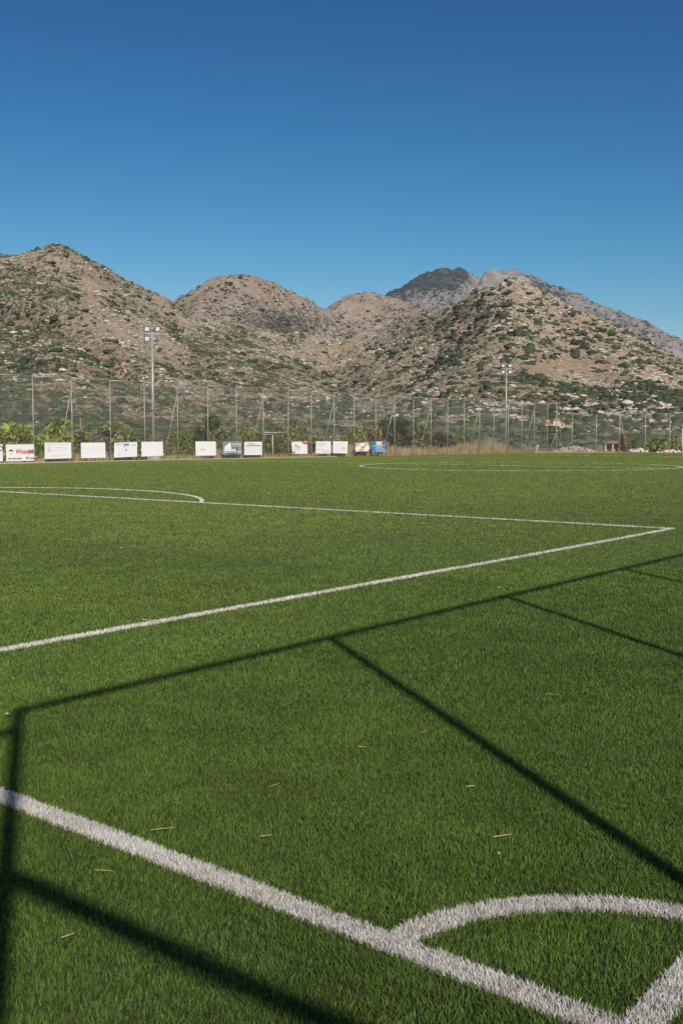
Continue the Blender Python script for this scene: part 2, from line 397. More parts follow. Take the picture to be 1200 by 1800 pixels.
# ------------------------------------------------------------------ hills
def skyline(pts):
    ph = []; sl = []
    for px, py in pts:
        d = ray(px, py); ph.append(math.atan2(d[:2] @ Rh, d[:2] @ Fh)); sl.append(d[2] / math.hypot(d[0], d[1]))
    return np.array(ph), np.array(sl)
def smooth_interp(x, xp, yp):
    # cubic through the points without overshoot (monotone tangents averaged)
    m = np.gradient(yp, xp); i = np.clip(np.searchsorted(xp, x) - 1, 0, len(xp) - 2)
    h = xp[i + 1] - xp[i]; t = np.clip((x - xp[i]) / h, 0, 1)
    return (2*t**3-3*t**2+1)*yp[i] + (t**3-2*t**2+t)*h*m[i] + (-2*t**3+3*t**2)*yp[i+1] + (t**3-t**2)*h*m[i+1]
def polar_hill(name, pts, rpts, r0, shape, mat, nphi, nt, amp, nscale, crag, gull, veg_rock, back=0.35, cs=26.0, fine=(7.0, 1.6)):
    ph, sl = skyline(pts); phis = np.linspace(ph[0], ph[-1], nphi)
    S = smooth_interp(phis, ph, sl)
    rph = np.array([math.atan((q[0] - 600) / FPX) for q in rpts]); R = smooth_interp(phis, rph, np.array([q[1] for q in rpts], float))
    Zs = CAMP[2] + R * S
    t = np.concatenate([np.linspace(0, 1, nt), 1 + np.linspace(0, back, nt // 5)[1:]])
    T, PH = np.meshgrid(t, phis, indexing='ij')
    RR = r0 + (R[None] - r0) * T
    dirx = Fh[0] * np.cos(PH) + Rh[0] * np.sin(PH); diry = Fh[1] * np.cos(PH) + Rh[1] * np.sin(PH)
    X = CAMP[0] + dirx * RR; Y = CAMP[1] + diry * RR
    sh = np.where(T <= 1, shape(np.minimum(T, 1), PH), 1 - 1.1 * (np.maximum(T, 1) - 1) / back * 0.75 - 0.25 * ((np.maximum(T, 1) - 1) / back) ** 2)
    Z = -1.0 + (Zs[None] + 1.0) * sh
    env = np.clip(T, 0, 1) * (1 - 0.80 * sstep((T - 0.82) / 0.18)) * sstep(T / 0.5)
    nz = ridged(X / nscale, Y / nscale, 31, 6, 0.5) - 0.62 + 0.7 * (fbm(X / nscale / 2.2, Y / nscale / 2.2, 77, 4) - .5)
    Z += amp * env * nz
    pxc = 600 + FPX * np.tan(PH); Z += (crag * (1 + (0.5 * np.exp(-((pxc - 895) / 60) ** 2) if name == 'hillside' else 0))) * sstep((T - .55) / .45) * (ridged(X / cs, Y / cs, 91, 5, 0.6) - 0.55) * (0.35 + 0.65 * fbm(X / 120, Y / 120, 5, 3))
    Z += fine[1] * sstep((T - .08) / .2) * (ridged(X / fine[0], Y / fine[0], 19, 3, 0.6) - .6) * (.4 + 1.2 * fbm(X / 60, Y / 60, 23, 3))
    if gull is not None: Z += gull(PH, T, Zs[None]) * (T < 1)
    V = np.stack([X, Y, Z], -1).reshape(-1, 3); nr, nc = T.shape
    i = np.arange(nr - 1)[:, None] * nc + np.arange(nc - 1)[None]
    F = np.stack([i, i + 1, i + 1 + nc, i + nc], -1).reshape(-1, 4)
    px, py, _ = project(V)
    veg, rock = veg_rock(px, py, V[:, 0], V[:, 1], T.ravel())
    o = tag(mesh_np(name, V, [F], mat, attrs={'veg': veg, 'rock': rock}, smooth=True), kind='structure')
    return dict(X=X, Y=Y, Z=Z, phis=phis, R=R, r0=r0, t=t, nt=nt, obj=o)
def hz(H, phi, tt):
    fi = np.clip((phi - H['phis'][0]) / (H['phis'][-1] - H['phis'][0]) * (len(H['phis']) - 1), 0, len(H['phis']) - 1.001)
    ti = np.clip(tt * (H['nt'] - 1), 0, H['nt'] - 1.001)
    i = ti.astype(int); j = fi.astype(int); a = ti - i; b = fi - j; Zg = H['Z']; Xg = H['X']; Yg = H['Y']
    def bl(G): return (G[i, j]*(1-a)+G[i+1, j]*a)*(1-b) + (G[i, j+1]*(1-a)+G[i+1, j+1]*a)*b
    return bl(Xg), bl(Yg), bl(Zg)
def box_mask(px, py, cx, cy, sx, sy): return np.exp(-((px - cx) / sx) ** 2 - ((py - cy) / sy) ** 2)
def line_mask(px, py, pts, s):
    d = np.full(px.shape, 1e9)
    for (ax, ay), (bx_, by_) in zip(pts[:-1], pts[1:]):
        vx, vy = bx_ - ax, by_ - ay; t = np.clip(((px - ax) * vx + (py - ay) * vy) / (vx * vx + vy * vy), 0, 1)
        d = np.minimum(d, np.hypot(px - ax - t * vx, py - ay - t * vy))
    return np.exp(-(d / s) ** 2)
GULLY = [(-40, 470), (40, 510), (100, 560), (170, 620), (230, 670)]
def dens_near(px, py, x, y):                          # how thickly the scrub covers the near hillside
    low = sstep((py - 655) / 60)
    left = sstep((150 - px) / 140) * sstep((py - 470) / 60)
    d = 0.25 + 0.10 * sstep((640 - px) / 80) * (1 - low) + 0.26 * low + 0.62 * left + 1.0 * line_mask(px, py, GULLY, 24)
    d += 0.10 * box_mask(px, py, 770, 640, 90, 60) + 0.12 * line_mask(px, py, [(860, 520), (700, 620), (640, 680)], 40) + 0.10 * box_mask(px, py, 900, 580, 240, 80) + 0.32 * box_mask(px, py, 430, 630, 170, 50)
    d += 0.55 * box_mask(px, py, 950, 700, 260, 16) + 0.35 * box_mask(px, py, 400, 600, 60, 30)
    d -= 0.35 * line_mask(px, py, [(170, 500), (150, 560), (260, 600), (330, 640)], 22)
    d -= 0.25 * box_mask(px, py, 1010, 640, 130, 25) + 0.3 * box_mask(px, py, 560, 625, 110, 28)
    d -= 0.3 * box_mask(px, py, 640, 745, 60, 20) + 0.22 * box_mask(px, py, 895, 506, 60, 16)
    return np.clip(d, 0.03, 1)
def vr_near(px, py, x, y, t):
    veg = np.clip(0.29 + 0.42 * np.minimum(dens_near(px, py, x, y), .55), 0, 1)
    rock = np.clip(0.75 + 0.4 * box_mask(px, py, 900, 510, 120, 45) + .35 * box_mask(px, py, 520, 590, 200, 30) - 0.55 * box_mask(px, py, 165, 500, 40, 40) - .4 * box_mask(px, py, 1010, 640, 150, 28), 0, 1)
    return veg, rock
def gull_near(PH, T, Zs):
    px = 600 + FPX * np.tan(PH)
    g = np.zeros_like(T)
    for pts, dep, s in (([(0.86, -60), (0.74, 60), (0.62, 150), (0.50, 240)], 28, 34), ([(0.95, 560), (0.75, 575), (0.55, 640)], 12, 60),
                        ([(0.93, 840), (0.8, 760), (0.62, 700)], 9, 40), ([(0.9, 1010), (0.7, 1040), (0.5, 1060)], 6, 50), ([(0.93, 320), (0.75, 330), (0.6, 350)], 7, 40)):
        tt = np.array([q[0] for q in pts][::-1]); xx = np.array([q[1] for q in pts][::-1], float)
        c = np.interp(T, tt, xx); e = sstep((T - tt[0] + .12) / .2) * sstep((tt[-1] + .06 - T) / .12)
        g -= dep * e * np.exp(-((px - c) / s) ** 2)
    return g
near_pts = [(-500,520),(-350,480),(-200,465),(-60,452),(0,446),(40,445),(70,436),(95,430),(125,436),(150,450),(200,478),(250,507),(300,530),(350,553),(400,566),(450,573),(520,582),(600,592),(670,588),(730,566),
            (770,549),(810,527),(845,507),(860,500),(880,497),(905,494),(930,504),(960,518),(1000,537),(1060,561),(1120,588),(1180,620),(1240,648),(1340,690),(1500,735),(1750,752)]
near_R = [(-500,1250),(-200,1250),(95,1180),(250,1250),(400,1330),(600,1330),(740,1130),(830,1050),(900,1020),(1000,1000),(1200,940),(1500,850),(1800,800)]
def shape_near(T, PH):
    px = 600 + FPX * np.tan(PH)
    e = 2.15 + 0.5 * sstep((px - 700) / 200)
    return 0.9 * T ** e + 0.1 * T ** 1.1
H1 = polar_hill('hillside', near_pts, near_R, 165.0, shape_near, M['hill_near'], 760, 330, 30.0, 150.0, 8.0, gull_near, vr_near)
mid_pts = [(100,640),(220,575),(300,530),(330,515),(360,501),(400,489),(430,485),(460,490),(500,505),(540,525),(570,543),(590,534),(610,523),(640,518),(665,526),(700,532),(740,542),(800,548),(860,560),(930,590)]
def vr_mid(px, py, x, y, t): return np.clip(0.36 + 0.3 * box_mask(px, py, 500, 570, 120, 30) + .2 * box_mask(px, py, 720, 570, 60, 30) - .2 * box_mask(px, py, 600, 540, 50, 15), 0, 1), np.full(px.shape, .7)
H2 = polar_hill('distant_hill', mid_pts, [(100,2100),(430,2100),(570,2300),(640,2350),(800,2250),(930,2200)], 1300.0, lambda T, PH: 0.75 * T ** 1.5 + .25 * T, M['hill_mid'], 520, 170, 120.0, 260.0, 24.0, None, vr_mid, cs=40.0, fine=(16.0, 3.0))
far_pts = [(560,600),(620,560),(660,527),(685,513),(710,501),(740,484),(760,475),(780,470),(805,472),(825,480),(845,487),(862,479),(890,472),(915,476),(940,489),(970,503),(1010,519),(1060,540),(1110,556),(1160,576),(1210,600),(1300,650),(1420,700)]
def vr_far(px, py, x, y, t):
    v = 0.12 + 0.42 * sstep((840 - px) / 25) + 0.30 * box_mask(px, py, 760, 492, 80, 34) - .55 * line_mask(px, py, [(715, 545), (760, 520), (800, 525), (850, 495)], 17) + 0.40 * box_mask(px, py, 960, 510, 80, 24) - .4 * box_mask(px, py, 890, 474, 24, 12)
    return np.clip(v, 0, 1), np.full(px.shape, .9)
def gull_far(PH, T, Zs):
    px = 600 + FPX * np.tan(PH)
    return -50 * sstep((T - .3) / .3) * (1 - sstep((T - .93) / .07)) * np.exp(-((px - 838 + 60 * (1 - T)) / 9) ** 2) + 60 * sstep((T - .4) / .3) * (1 - sstep((T - .9) / .1)) * np.exp(-((px - 862 + 200 * (1 - T)) / 22) ** 2)
H3 = polar_hill('mountain', far_pts, [(560,4200),(780,4600),(890,4800),(1100,4300),(1420,3600)], 2600.0, lambda T, PH: 0.6 * T ** 1.3 + .4 * T, M['hill_far'], 520, 170, 120.0, 300.0, 48.0, gull_far, vr_far, cs=90.0, fine=(30.0, 6.0))

# ---- scrub and boulders on the near hillside
def ico(sub):
    bm = bmesh.new(); bmesh.ops.create_icosphere(bm, subdivisions=sub, radius=1.0)
    v = np.array([q.co[:] for q in bm.verts]); f = np.array([[w.index for w in q.verts] for q in bm.faces]); bm.free(); return v, f
ICO1, ICO2, ICO3 = ico(1), ico(2), ico(3)
def lump(base, r, jit, flat, seed, hor=1.0):
    v, f = base; rr = np.random.default_rng(seed)
    v = v * (1 + jit * rr.normal(size=(len(v), 1)))
    v = v + 0.25 * np.sin(v[:, [1, 2, 0]] * 2.3 + rr.uniform(0, 6, 3))
    v = v * np.array([1.0 * hor, 1.0, flat]); v[:, 2] = np.maximum(v[:, 2], -0.28)
    return v, f
def scatter(name, mat, P, S, variants, kind='stuff', seed=1):
    rr = np.random.default_rng(seed); VV = []; FF = []; TT = []; off = 0
    which = rr.integers(0, len(variants), len(P)); rot = rr.uniform(0, 6.283, len(P)); tint = np.clip(rr.normal(.5, .28, len(P)), 0, 1)
    for k, (v, f) in enumerate(variants):
        m_ = which == k
        if not m_.any(): continue
        c, s = np.cos(rot[m_])[:, None], np.sin(rot[m_])[:, None]; s3 = S[m_]
        if s3.ndim == 1: s3 = np.repeat(s3[:, None], 3, 1)
        x = (v[None, :, 0] * c - v[None, :, 1] * s) * s3[:, :1]; y = (v[None, :, 0] * s + v[None, :, 1] * c) * s3[:, 1:2]; z = v[None, :, 2] * s3[:, 2:]
        A = np.stack([x, y, z], -1) + P[m_][:, None, :]; n = len(A)
        VV.append(A.reshape(-1, 3)); FF.append((f[None] + (np.arange(n) * len(v))[:, None, None] + off).reshape(-1, 3)); off += n * len(v)
        TT.append((tint[m_][:, None] + 0.16 * rr.normal(size=(n, len(v)))).ravel())
    return tag(mesh_np(name, np.concatenate(VV), [np.concatenate(FF)], mat, attrs={'tint': np.clip(np.concatenate(TT), 0, 1)}), kind=kind)
M['scrub'] = leafmat('scrub_leaves', (0.030, 0.050, 0.026), (0.095, 0.120, 0.058))
M['lowscrub'] = leafmat('low_scrub_leaves', (0.060, 0.073, 0.034), (0.23, 0.22, 0.115))
M['fartree'] = leafmat('mountain_leaves', (0.020, 0.032, 0.029), (0.058, 0.076, 0.060))
def cand(n, seed, tmin, tmax, H=None):
    H = H or H1; rr = np.random.default_rng(seed); ph = rr.uniform(max(-0.45, H['phis'][0]), min(0.45, H['phis'][-1]), n)
    R = np.interp(ph, H['phis'], H['R']); lo = H['r0'] + (R - H['r0']) * tmin; hi = H['r0'] + (R - H['r0']) * tmax
    r = np.sqrt(rr.uniform(0, 1, n) * (hi ** 2 - lo ** 2) + lo ** 2); t = (r - H['r0']) / (R - H['r0'])
    x, y, z = hz(H, ph, t); P = np.stack([x, y, z], -1); px, py, dep = project(P); return rr, P, px, py, dep, t
rr, P, px, py, dep, t = cand(150000, 3, 0.05, 1.0)
clump = fbm(P[:, 0] / 28, P[:, 1] / 28, 8, 3)
dn = dens_near(px, py, P[:, 0], P[:, 1]); keep = rr.uniform(size=len(P)) < np.clip(dn * ((0.25 + 1.7 * sstep((clump - .38) / .25)) * (1 - .75 * sstep((px - 620) / 120) * sstep((670 - py) / 40)) + .62 * sstep((px - 620) / 120) * sstep((670 - py) / 40)), 0, 1) * (0.54 + .20 * sstep((640 - px) / 60))
P, px, py, dep, t, dn = P[keep], px[keep], py[keep], dep[keep], t[keep], dn[keep]
big = sstep((t - 0.45) / 0.3)
S = np.exp(rr.normal(-0.20 + 0.20 * big + 0.26 * big * sstep((px - 650) / 150), 0.50, len(P))); S = np.clip(S, .4, 3.6)
S3 = np.stack([S * rr.uniform(.9, 1.35, len(P)), S * rr.uniform(.9, 1.35, len(P)), S * rr.uniform(.6, 1.0, len(P))], -1)
print('scrub', len(P))
inframe = (px > -10) & (px < 1210)
order = np.argsort(-(S / dep) * inframe * (t > 0.4)); big300 = order[:300]; rest = order[300:]
var = [lump(ICO2, 1, .17, .8, k) for k in range(6)]
small = S[rest] / dep[rest] < 0.0022
scatter('hillside_scrub', M['scrub'], P[rest][~small], S3[rest][~small], var, seed=4)
scatter('hillside_scrub', M['lowscrub'], P[rest][small], S3[rest][small], [lump(ICO1, 1, .2, .8, 20 + k) for k in range(5)], seed=6)
hv = []
for k in range(6):
    v, f = lump(ICO3, 1, .13, .85, 40 + k)
    o = mesh_np('hillside_shrub', v, [f], M['scrub'], attrs={'tint': np.clip(np.random.default_rng(k).normal(.3 + .07 * k, .2, len(v)), 0, 1)})
    tag(o, 'rounded dark green shrub dotted over the rocky hillside behind the pitch', 'shrub', 'larger shrubs scattered over the hillside'); hv.append(o)
for q, idx in enumerate(big300):
    o = hv[q] if q < 6 else hv[q % 6].copy()
    if q >= 6: COL.objects.link(o)
    o.location = P[idx]; o.scale = S3[idx]; o.rotation_euler = (0, 0, float(rr.uniform(0, 6.28)))
# low scrub nearer the pitch
rr, P, px, py, dep, t = cand(9000, 9, 0.0, 0.36)
cl = fbm(P[:, 0] / 18, P[:, 1] / 18, 15, 3); keep = rr.uniform(size=len(P)) < 0.75 * sstep((cl - .40) / .25); P = P[keep]; dep = dep[keep]
S = np.clip(np.exp(rr.normal(-.05, .4, len(P))), .35, 2.2); S3 = np.stack([S * rr.uniform(.9, 1.5, len(P)), S * rr.uniform(.9, 1.5, len(P)), S * rr.uniform(.5, .9, len(P))], -1)
var2 = [lump(ICO3, 1, .15, .8, 60 + k) for k in range(4)]
scatter('plain_scrub', M['lowscrub'], P, S3, var2, seed=14)
rr, P, px, py, dep, t = cand(170000, 21, 0.03, 1.0)
cl = fbm(P[:, 0] / 22, P[:, 1] / 22, 44, 4)
pr = (0.15 + 2.0 * sstep((cl - .46) / .2)) * (0.42 + .6 * box_mask(px, py, 520, 590, 220, 40) + .8 * box_mask(px, py, 900, 515, 110, 45) + .35 * box_mask(px, py, 1000, 720, 300, 40) + .3 * box_mask(px, py, 250, 530, 90, 60))
keep = rr.uniform(size=len(P)) < pr * .6; P = P[keep]; n = len(P)
S = np.clip(np.exp(rr.normal(-.75, .55, n)), .15, 2.2) * np.clip(t[keep] * 2.2, .45, 1.15); S3 = np.stack([S * rr.uniform(.9, 1.8, n), S * rr.uniform(.9, 1.8, n), S * rr.uniform(.4, .9, n)], -1)
print('rocks', n)
scatter('hillside_rocks', M['boulder'], P, S3, [lump(ICO1, 1, .2, .8, 80 + k) for k in range(5)], seed=24)

for H_, n_, nm_, sd_, vf_, sz_ in ((H2, 16000, 'distant_scrub', 31, vr_mid, 1.7), (H3, 80000, 'mountain_scrub', 33, vr_far, 3.3)):
    rr, P, px, py, dep, t = cand(n_, sd_, 0.3, 1.0, H_); v_, _ = vf_(px, py, P[:, 0], P[:, 1], t); cl = fbm(P[:, 0] / (sz_ * 14), P[:, 1] / (sz_ * 14), sd_, 4)
    k = rr.uniform(size=len(P)) < np.clip(v_ * (.25 + 1.5 * sstep((cl - .36) / .25)), 0, 1) ** 1.2; P = P[k]; n = len(P)
    S = sz_ * np.exp(rr.normal(0, .4, n)); scatter(nm_, M['fartree'], P, np.stack([S * 1.2, S * 1.2, S * .9], -1), [lump(ICO1, 1, .2, .8, 120 + q) for q in range(4)], seed=sd_ + 1); print(nm_, n)
# ------------------------------------------------------------------ fences
FX = -61.5
def wiremat(wd_=0.045):
    m, nt, p = newmat('chain_link_wire')
    tc = N(nt, 'ShaderNodeTexCoord'); sp = N(nt, 'ShaderNodeSeparateXYZ'); nt.links.new(tc.outputs['Object'], sp.inputs[0])
    h = math_(nt, 'ADD', sp.outputs[0], sp.outputs[1])
    def wire(op):
        a = math_(nt, 'DIVIDE', math_(nt, op, h, sp.outputs[2]), 0.085)
        return math_(nt, 'LESS_THAN', math_(nt, 'FRACT', a), wd_)
    al = math_(nt, 'MAXIMUM', wire('ADD'), wire('SUBTRACT'))
    nt.links.new(al, p.inputs['Alpha']); p.inputs['Base Color'].default_value = (0.44, 0.45, 0.40, 1); p.inputs['Roughness'].default_value = 0.6
    return m
M['wire'] = wiremat(); M['wire_near'] = wiremat(0.085)
POSTPX = [60,128,195,255,313,366,416,463,507,547,587,622,660,693,726,757,786,815,842,867,892,916,938,961]
posty = [40.5 + 0 * k for k in POSTPX]
posty = [float(onx(px, 790, FX)[1]) for px in POSTPX]
sp_ = (posty[8] - posty[0]) / 8
posty = [posty[0] - 3 * sp_, posty[0] - 2 * sp_, posty[0] - sp_] + posty
TOP = 6.2
def rail_h(y): return TOP + 0.10 * max(0, (y - 90) / 27)
fence = empty('tall_fence', (FX, posty[0], 0), 'tall wire mesh fence on slim metal posts behind the row of white boards', 'fence')
fl = lambda x, y, z: (x - FX, y - posty[0], z)
post_m = None
for k, y in enumerate(posty):
    if post_m is None:
        post_m = MB().tube((0, 0, -0.2), (0, 0, TOP), 0.038, n=8).build('post', M['steel'], fence, smooth=True); o = post_m
    else:
        o = post_m.copy(); COL.objects.link(o); o.parent = fence
    o.location = fl(FX, y, 0)
mb = MB()
for a, b in zip(posty[:-1], posty[1:]): mb.tube(fl(FX, a, rail_h(a)), fl(FX, b, rail_h(b)), 0.038, n=8)
mb.build('top_rail', M['steel'], fence, smooth=True)
for k in (4, 7, 10, 13, 16, 18, 21, 25):
    k = k if k < len(posty) else len(posty) - 1
    y = posty[k]; MB().tube(fl(FX - 0.03, y - .03, 5.3), fl(FX - 1.55, y - .2, -0.1), 0.03, n=8).build('brace', M['steel'], fence, smooth=True)
mb = MB(); mb.poly([fl(FX + .05, posty[0], .05), fl(FX + .05, posty[-1], .05), fl(FX + .05, posty[-1], 6.2), fl(FX + .05, posty[0], 6.2)])
mb.build('wire_mesh', M['wire'], fence)
# gate opening in the fence
g0, g1 = posty[3 + 7], posty[3 + 8]; gl0 = onx(463, 760, FX); zt = float(gl0[2]); gm = float(onx(479, 780, FX)[1])
mb = MB(); mb.tube(fl(FX + .02, g0, zt), fl(FX + .02, g1, zt), .04, n=8); mb.tube(fl(FX + .02, g0, zt - .17), fl(FX + .02, gm, zt - .17), .03, n=8); mb.tube(fl(FX + .02, gm, 0), fl(FX + .02, gm, zt - .17), .045, n=8)
mb.build('gate_frame', M['white_steel'], fence, smooth=True)
MB().tube(fl(FX + .02, posty[5 + 12], 2.9), fl(FX + .02, posty[5 + 12] + .01, 3.15), .11, n=8).build('clamp', M['lampbody'], fence)
# corner bay and the lower fence behind the far goal line
yB = posty[-1]
lf = empty('low_fence', (FX, yB, 0), 'lower wire fence on thin posts crossing behind the far end of the pitch', 'fence')
ll = lambda dx, z, dy=0.0: (dx, dy, z)
lx = [1.25]
for px in (1005, 1047, 1088, 1133, 1176):
    d = ray(px, 770); lx.append(float(CAMP[0] + d[0] * (yB - CAMP[1]) / d[1] - FX))
s_ = (lx[-1] - lx[1]) / 4
lx += [lx[-1] + s_ * k for k in range(1, 7)]
for k, x in enumerate(lx):
    MB().tube(ll(x, -.3), ll(x, 6.25 if k == 0 else 4.86), 0.05, n=8).build('post', M['steel'], lf, smooth=True)
mb = MB(); mb.tube(ll(lx[0], 4.86), ll(lx[-1], 4.86), .035, n=8); mb.build('top_rail', M['steel'], lf, smooth=True)
for a, b in ((ll(lx[0], 2.45), ll(0, 2.45)), (ll(lx[0], 2.4), ll(0.02, -.1)), (ll(lx[0] + .03, 2.3), ll(lx[0] + 1.4, -.1)), (ll(lx[0] + .02, 6.1, .03), ll(lx[0] + .55, -.1, .9)), (ll(lx[3], 4.7, .05), ll(lx[3] + .7, -.1, .9))):
    MB().tube(a, b, .035, n=8).build('brace', M['steel'], lf, smooth=True)
mb = MB(); mb.poly([ll(lx[0], .1, -.05), ll(lx[-1], .1, -.05), ll(lx[-1], 4.86, -.05), ll(lx[0], 4.86, -.05)]); mb.build('wire_mesh', M['wire'], lf)
# the fence beside the camera, which throws the shadow lines on the turf
NX = 2.8; NY = -4.1
shd = np.array([-math.sin(SUN_AZ), -math.cos(SUN_AZ)]) / math.tan(SUN_EL)
def topshadow(px, py): P = at(px, py); return P
nf = empty('near_fence', (NX, NY, 0), 'tall wire fence beside the near touchline that throws the long shadow lines on the turf', 'fence')
nl = lambda x, y, z: (x - NX, y - NY, z)
ny = [NY + 0.0]
for px, py in ((580, 1120), (895, 1048), (1105, 1000)):
    P_ = at(px, py); ny.append(float(P_[1] - shd[1] * 6.0))
ny[0] = -5.0
st = ny[3] - ny[2]
ny += [ny[3] + st * k for k in range(1, 12)]
HN = 6.0; NXr = float(at(580, 1120)[0] - shd[0] * HN)
yy_ = np.linspace(-1, 3, 400); pp_ = project(np.stack([np.full(400, NXr + shd[0] * HN), yy_, np.full(400, 0.0)], -1))[0]
ny[0] = float(yy_[int(np.argmin(np.abs(pp_ - 33)))] - shd[1] * HN)
for y in ny: MB().tube(nl(NXr, y, -.1), nl(NXr, y, HN), .048, n=10).build('post', M['steel'], nf, smooth=True)
mb = MB(); mb.tube(nl(NXr, ny[0], HN), nl(NXr, ny[-1], HN), .045, n=10).build('top_rail', M['steel'], nf, smooth=True)
mb = MB(); mb.poly([nl(NXr + .05, ny[0], .05), nl(NXr + .05, ny[-1], .05), nl(NXr + .05, ny[-1], HN), nl(NXr + .05, ny[0], HN)]); mb.build('wire_mesh', M['wire_near'], nf)
mb = MB(); mb.tube(nl(NXr, ny[0], 5.72), nl(NXr - .1, ny[0] - 4, 5.3), .04, n=10).build('brace', M['steel'], nf, smooth=True)
rp = at(20, 1540); hr = float((rp[1] - ny[0]) / shd[1]); yr = ny[0]
nf2 = empty('near_fence', (NXr, yr, 0), 'lower wire fence running away from the near corner post', 'fence')
xq = [0.02, 3.1, 6.2, 9.3]
for x in xq[1:]: MB().tube((x, 0, -.1), (x, 0, hr), .048, n=10).build('post', M['steel'], nf2, smooth=True)
MB().tube((0, 0, hr), (xq[-1], 0, hr), .05, n=10).build('top_rail', M['steel'], nf2, smooth=True)
print('near fence', NXr, ny[:5], hr, yr)

# kerb under the far fence and field edge
mb = MB(); mb.box((-61.22, 0.5 * (25 + 74), .02), (.2, 49, .26)); tag(mb.build('kerb', M['concrete'], bevel=.015), kind='structure')
mb = MB(); mb.box((-28, 113.1, .10), (66, .25, .22)); tag(mb.build('kerb', M['concrete'], bevel=.015), kind='structure')

# ------------------------------------------------------------------ floodlights
def floodlight(px, py_top, py_bar, xplane, label, aim):
    b = onx(px, 780, xplane); base = Vector((xplane, float(b[1]), 0.0))
    bar = float(onx(px, py_bar, xplane)[2])
    r = empty('floodlight', base, label, 'floodlight', 'floodlight masts behind the pitch fence')
    MB().tube((0, 0, 0.1), (0, 0, bar), .15, .08, n=12).build('pole', M['steel'], r, smooth=True)
    MB().box((0, 0, .05), (.75, .75, .6)).build('footing', M['concrete'], r, bevel=.04)
    ax = Vector((Rh[0], Rh[1], 0)); fw = Vector((-Fh[0], -Fh[1], 0))
    MB().tube(-ax * .66, ax * .66, .05, n=8).build('crossbar', M['white_steel'], r, smooth=True, loc=(0, 0, bar))
    for (sx, sz), a in zip(((-.42, .42), (.42, .42), (-.42, -.36), (.42, -.36)), aim):
        rot = Matrix.Rotation(math.atan2(fw.y, fw.x) + math.radians(a), 3, 'Z') @ Matrix.Rotation(math.radians(14), 3, 'Y')
        c = ax * sx + Vector((0, 0, bar + sz))
        lamp = MB().box(c, (.16, .50, .46), rot).build('lamp', M['lampbody'], r, bevel=.03)
        MB().box(c + rot @ Vector((.085, 0, 0)), (.012, .34, .30), rot).build('lens', M['glass'], lamp)
    return r
floodlight(270, 575, 587.5, -64.2, 'tall floodlight mast at left, rising behind a blank white board', (20, 35, 18, -80))
floodlight(888, 643, 648.5, -63.0, 'slimmer floodlight mast at right, in front of the rocky hill', (10, 15, 8, 12))

# ------------------------------------------------------------------ boards on the fence
def matte(name, col): return simple(name, col, 0.55, 0, 0.05, 4)
INK = {k: matte('ink_' + k, c) for k, c in dict(orange=(0.55, 0.11, 0.03), dark=(0.06, 0.06, 0.07), grey=(0.38, 0.40, 0.42), red=(0.5, 0.08, 0.06), pale=(0.60, 0.66, 0.74), pink=(0.72, 0.60, 0.60),
        green=(0.10, 0.32, 0.16), navy=(0.13, 0.14, 0.26), white=(0.80, 0.82, 0.83), yellow=(0.75, 0.70, 0.32), cream=(0.72, 0.68, 0.52), lilac=(0.45, 0.40, 0.50), brown=(0.20, 0.12, 0.07)).items()}
BM = {k: simple('board_' + k, c, 0.45, 0, v, 1.2) for k, (c, v) in dict(white=((0.80, 0.81, 0.80), .04), cream=((0.74, 0.70, 0.58), .10), blue=((0.035, 0.22, 0.50), .1), slate=((0.24, 0.28, 0.30), .3)).items()}
BXP = FX + 0.10
def board(quad, mat, label, wav=0.0):
    """quad: px corners TL, TR, BR, BL"""
    P = [onx(px, py, BXP) for px, py in quad]; c = sum(P) / 4
    o_ = Vector((BXP, float(c[1]), float(min(P[2][2], P[3][2]))))
    n, mrows = 12, 8; V = []; rr = np.random.default_rng(abs(int(quad[0][0])) + 9)
    for b in range(mrows + 1):
        for a in range(n + 1):
            u, v = a / n, b / mrows
            q = (P[0] * (1 - u) + P[1] * u) * (1 - v) + (P[3] * (1 - u) + P[2] * u) * v
            x = BXP + 0.012 * math.sin(u * 5 + quad[0][0]) + wav * math.sin(u * 9 + v * 6 + 1)
            zo = -wav * 1.6 * math.sin(math.pi * u) * (1 - v)
            V.append((x - o_.x, q[1] - o_.y, q[2] - o_.z + zo))
    F = [[b * (n + 1) + a, (b + 1) * (n + 1) + a, (b + 1) * (n + 1) + a + 1, b * (n + 1) + a + 1] for b in range(mrows) for a in range(n)]
    nV = len(V); V2 = [(x - .012, y, z) for x, y, z in V]
    F2 = [[i + nV for i in f[::-1]] for f in F]
    rim = [b * (n + 1) for b in range(mrows + 1)] + [mrows * (n + 1) + a for a in range(1, n + 1)] + [b * (n + 1) + n for b in range(mrows - 1, -1, -1)] + [a for a in range(n - 1, 0, -1)]
    F3 = [[rim[i], rim[i] + nV, rim[(i + 1) % len(rim)] + nV, rim[(i + 1) % len(rim)]] for i in range(len(rim))]
    me = bpy.data.meshes.new('banner'); me.from_pydata(V + V2, [], F + F2 + F3); me.update(); me.materials.append(mat)
    bm = bmesh.new(); bm.from_mesh(me); bmesh.ops.recalc_face_normals(bm, faces=bm.faces); bm.to_mesh(me); bm.free()
    o = bpy.data.objects.new('banner', me); o.location = o_; link(o); tag(o, label, 'banner', 'boards hung along the far fence')
    w = float((P[1][1] - P[0][1])); h = float(P[0][2] - P[3][2])
    o['_w'] = w
    y0 = float(P[3][1]) - o_.y; z0 = float(P[3][2]) - o_.z
    return o, lambda u, v: (0.035 + wav, y0 + u * w, z0 + v * h), w, h
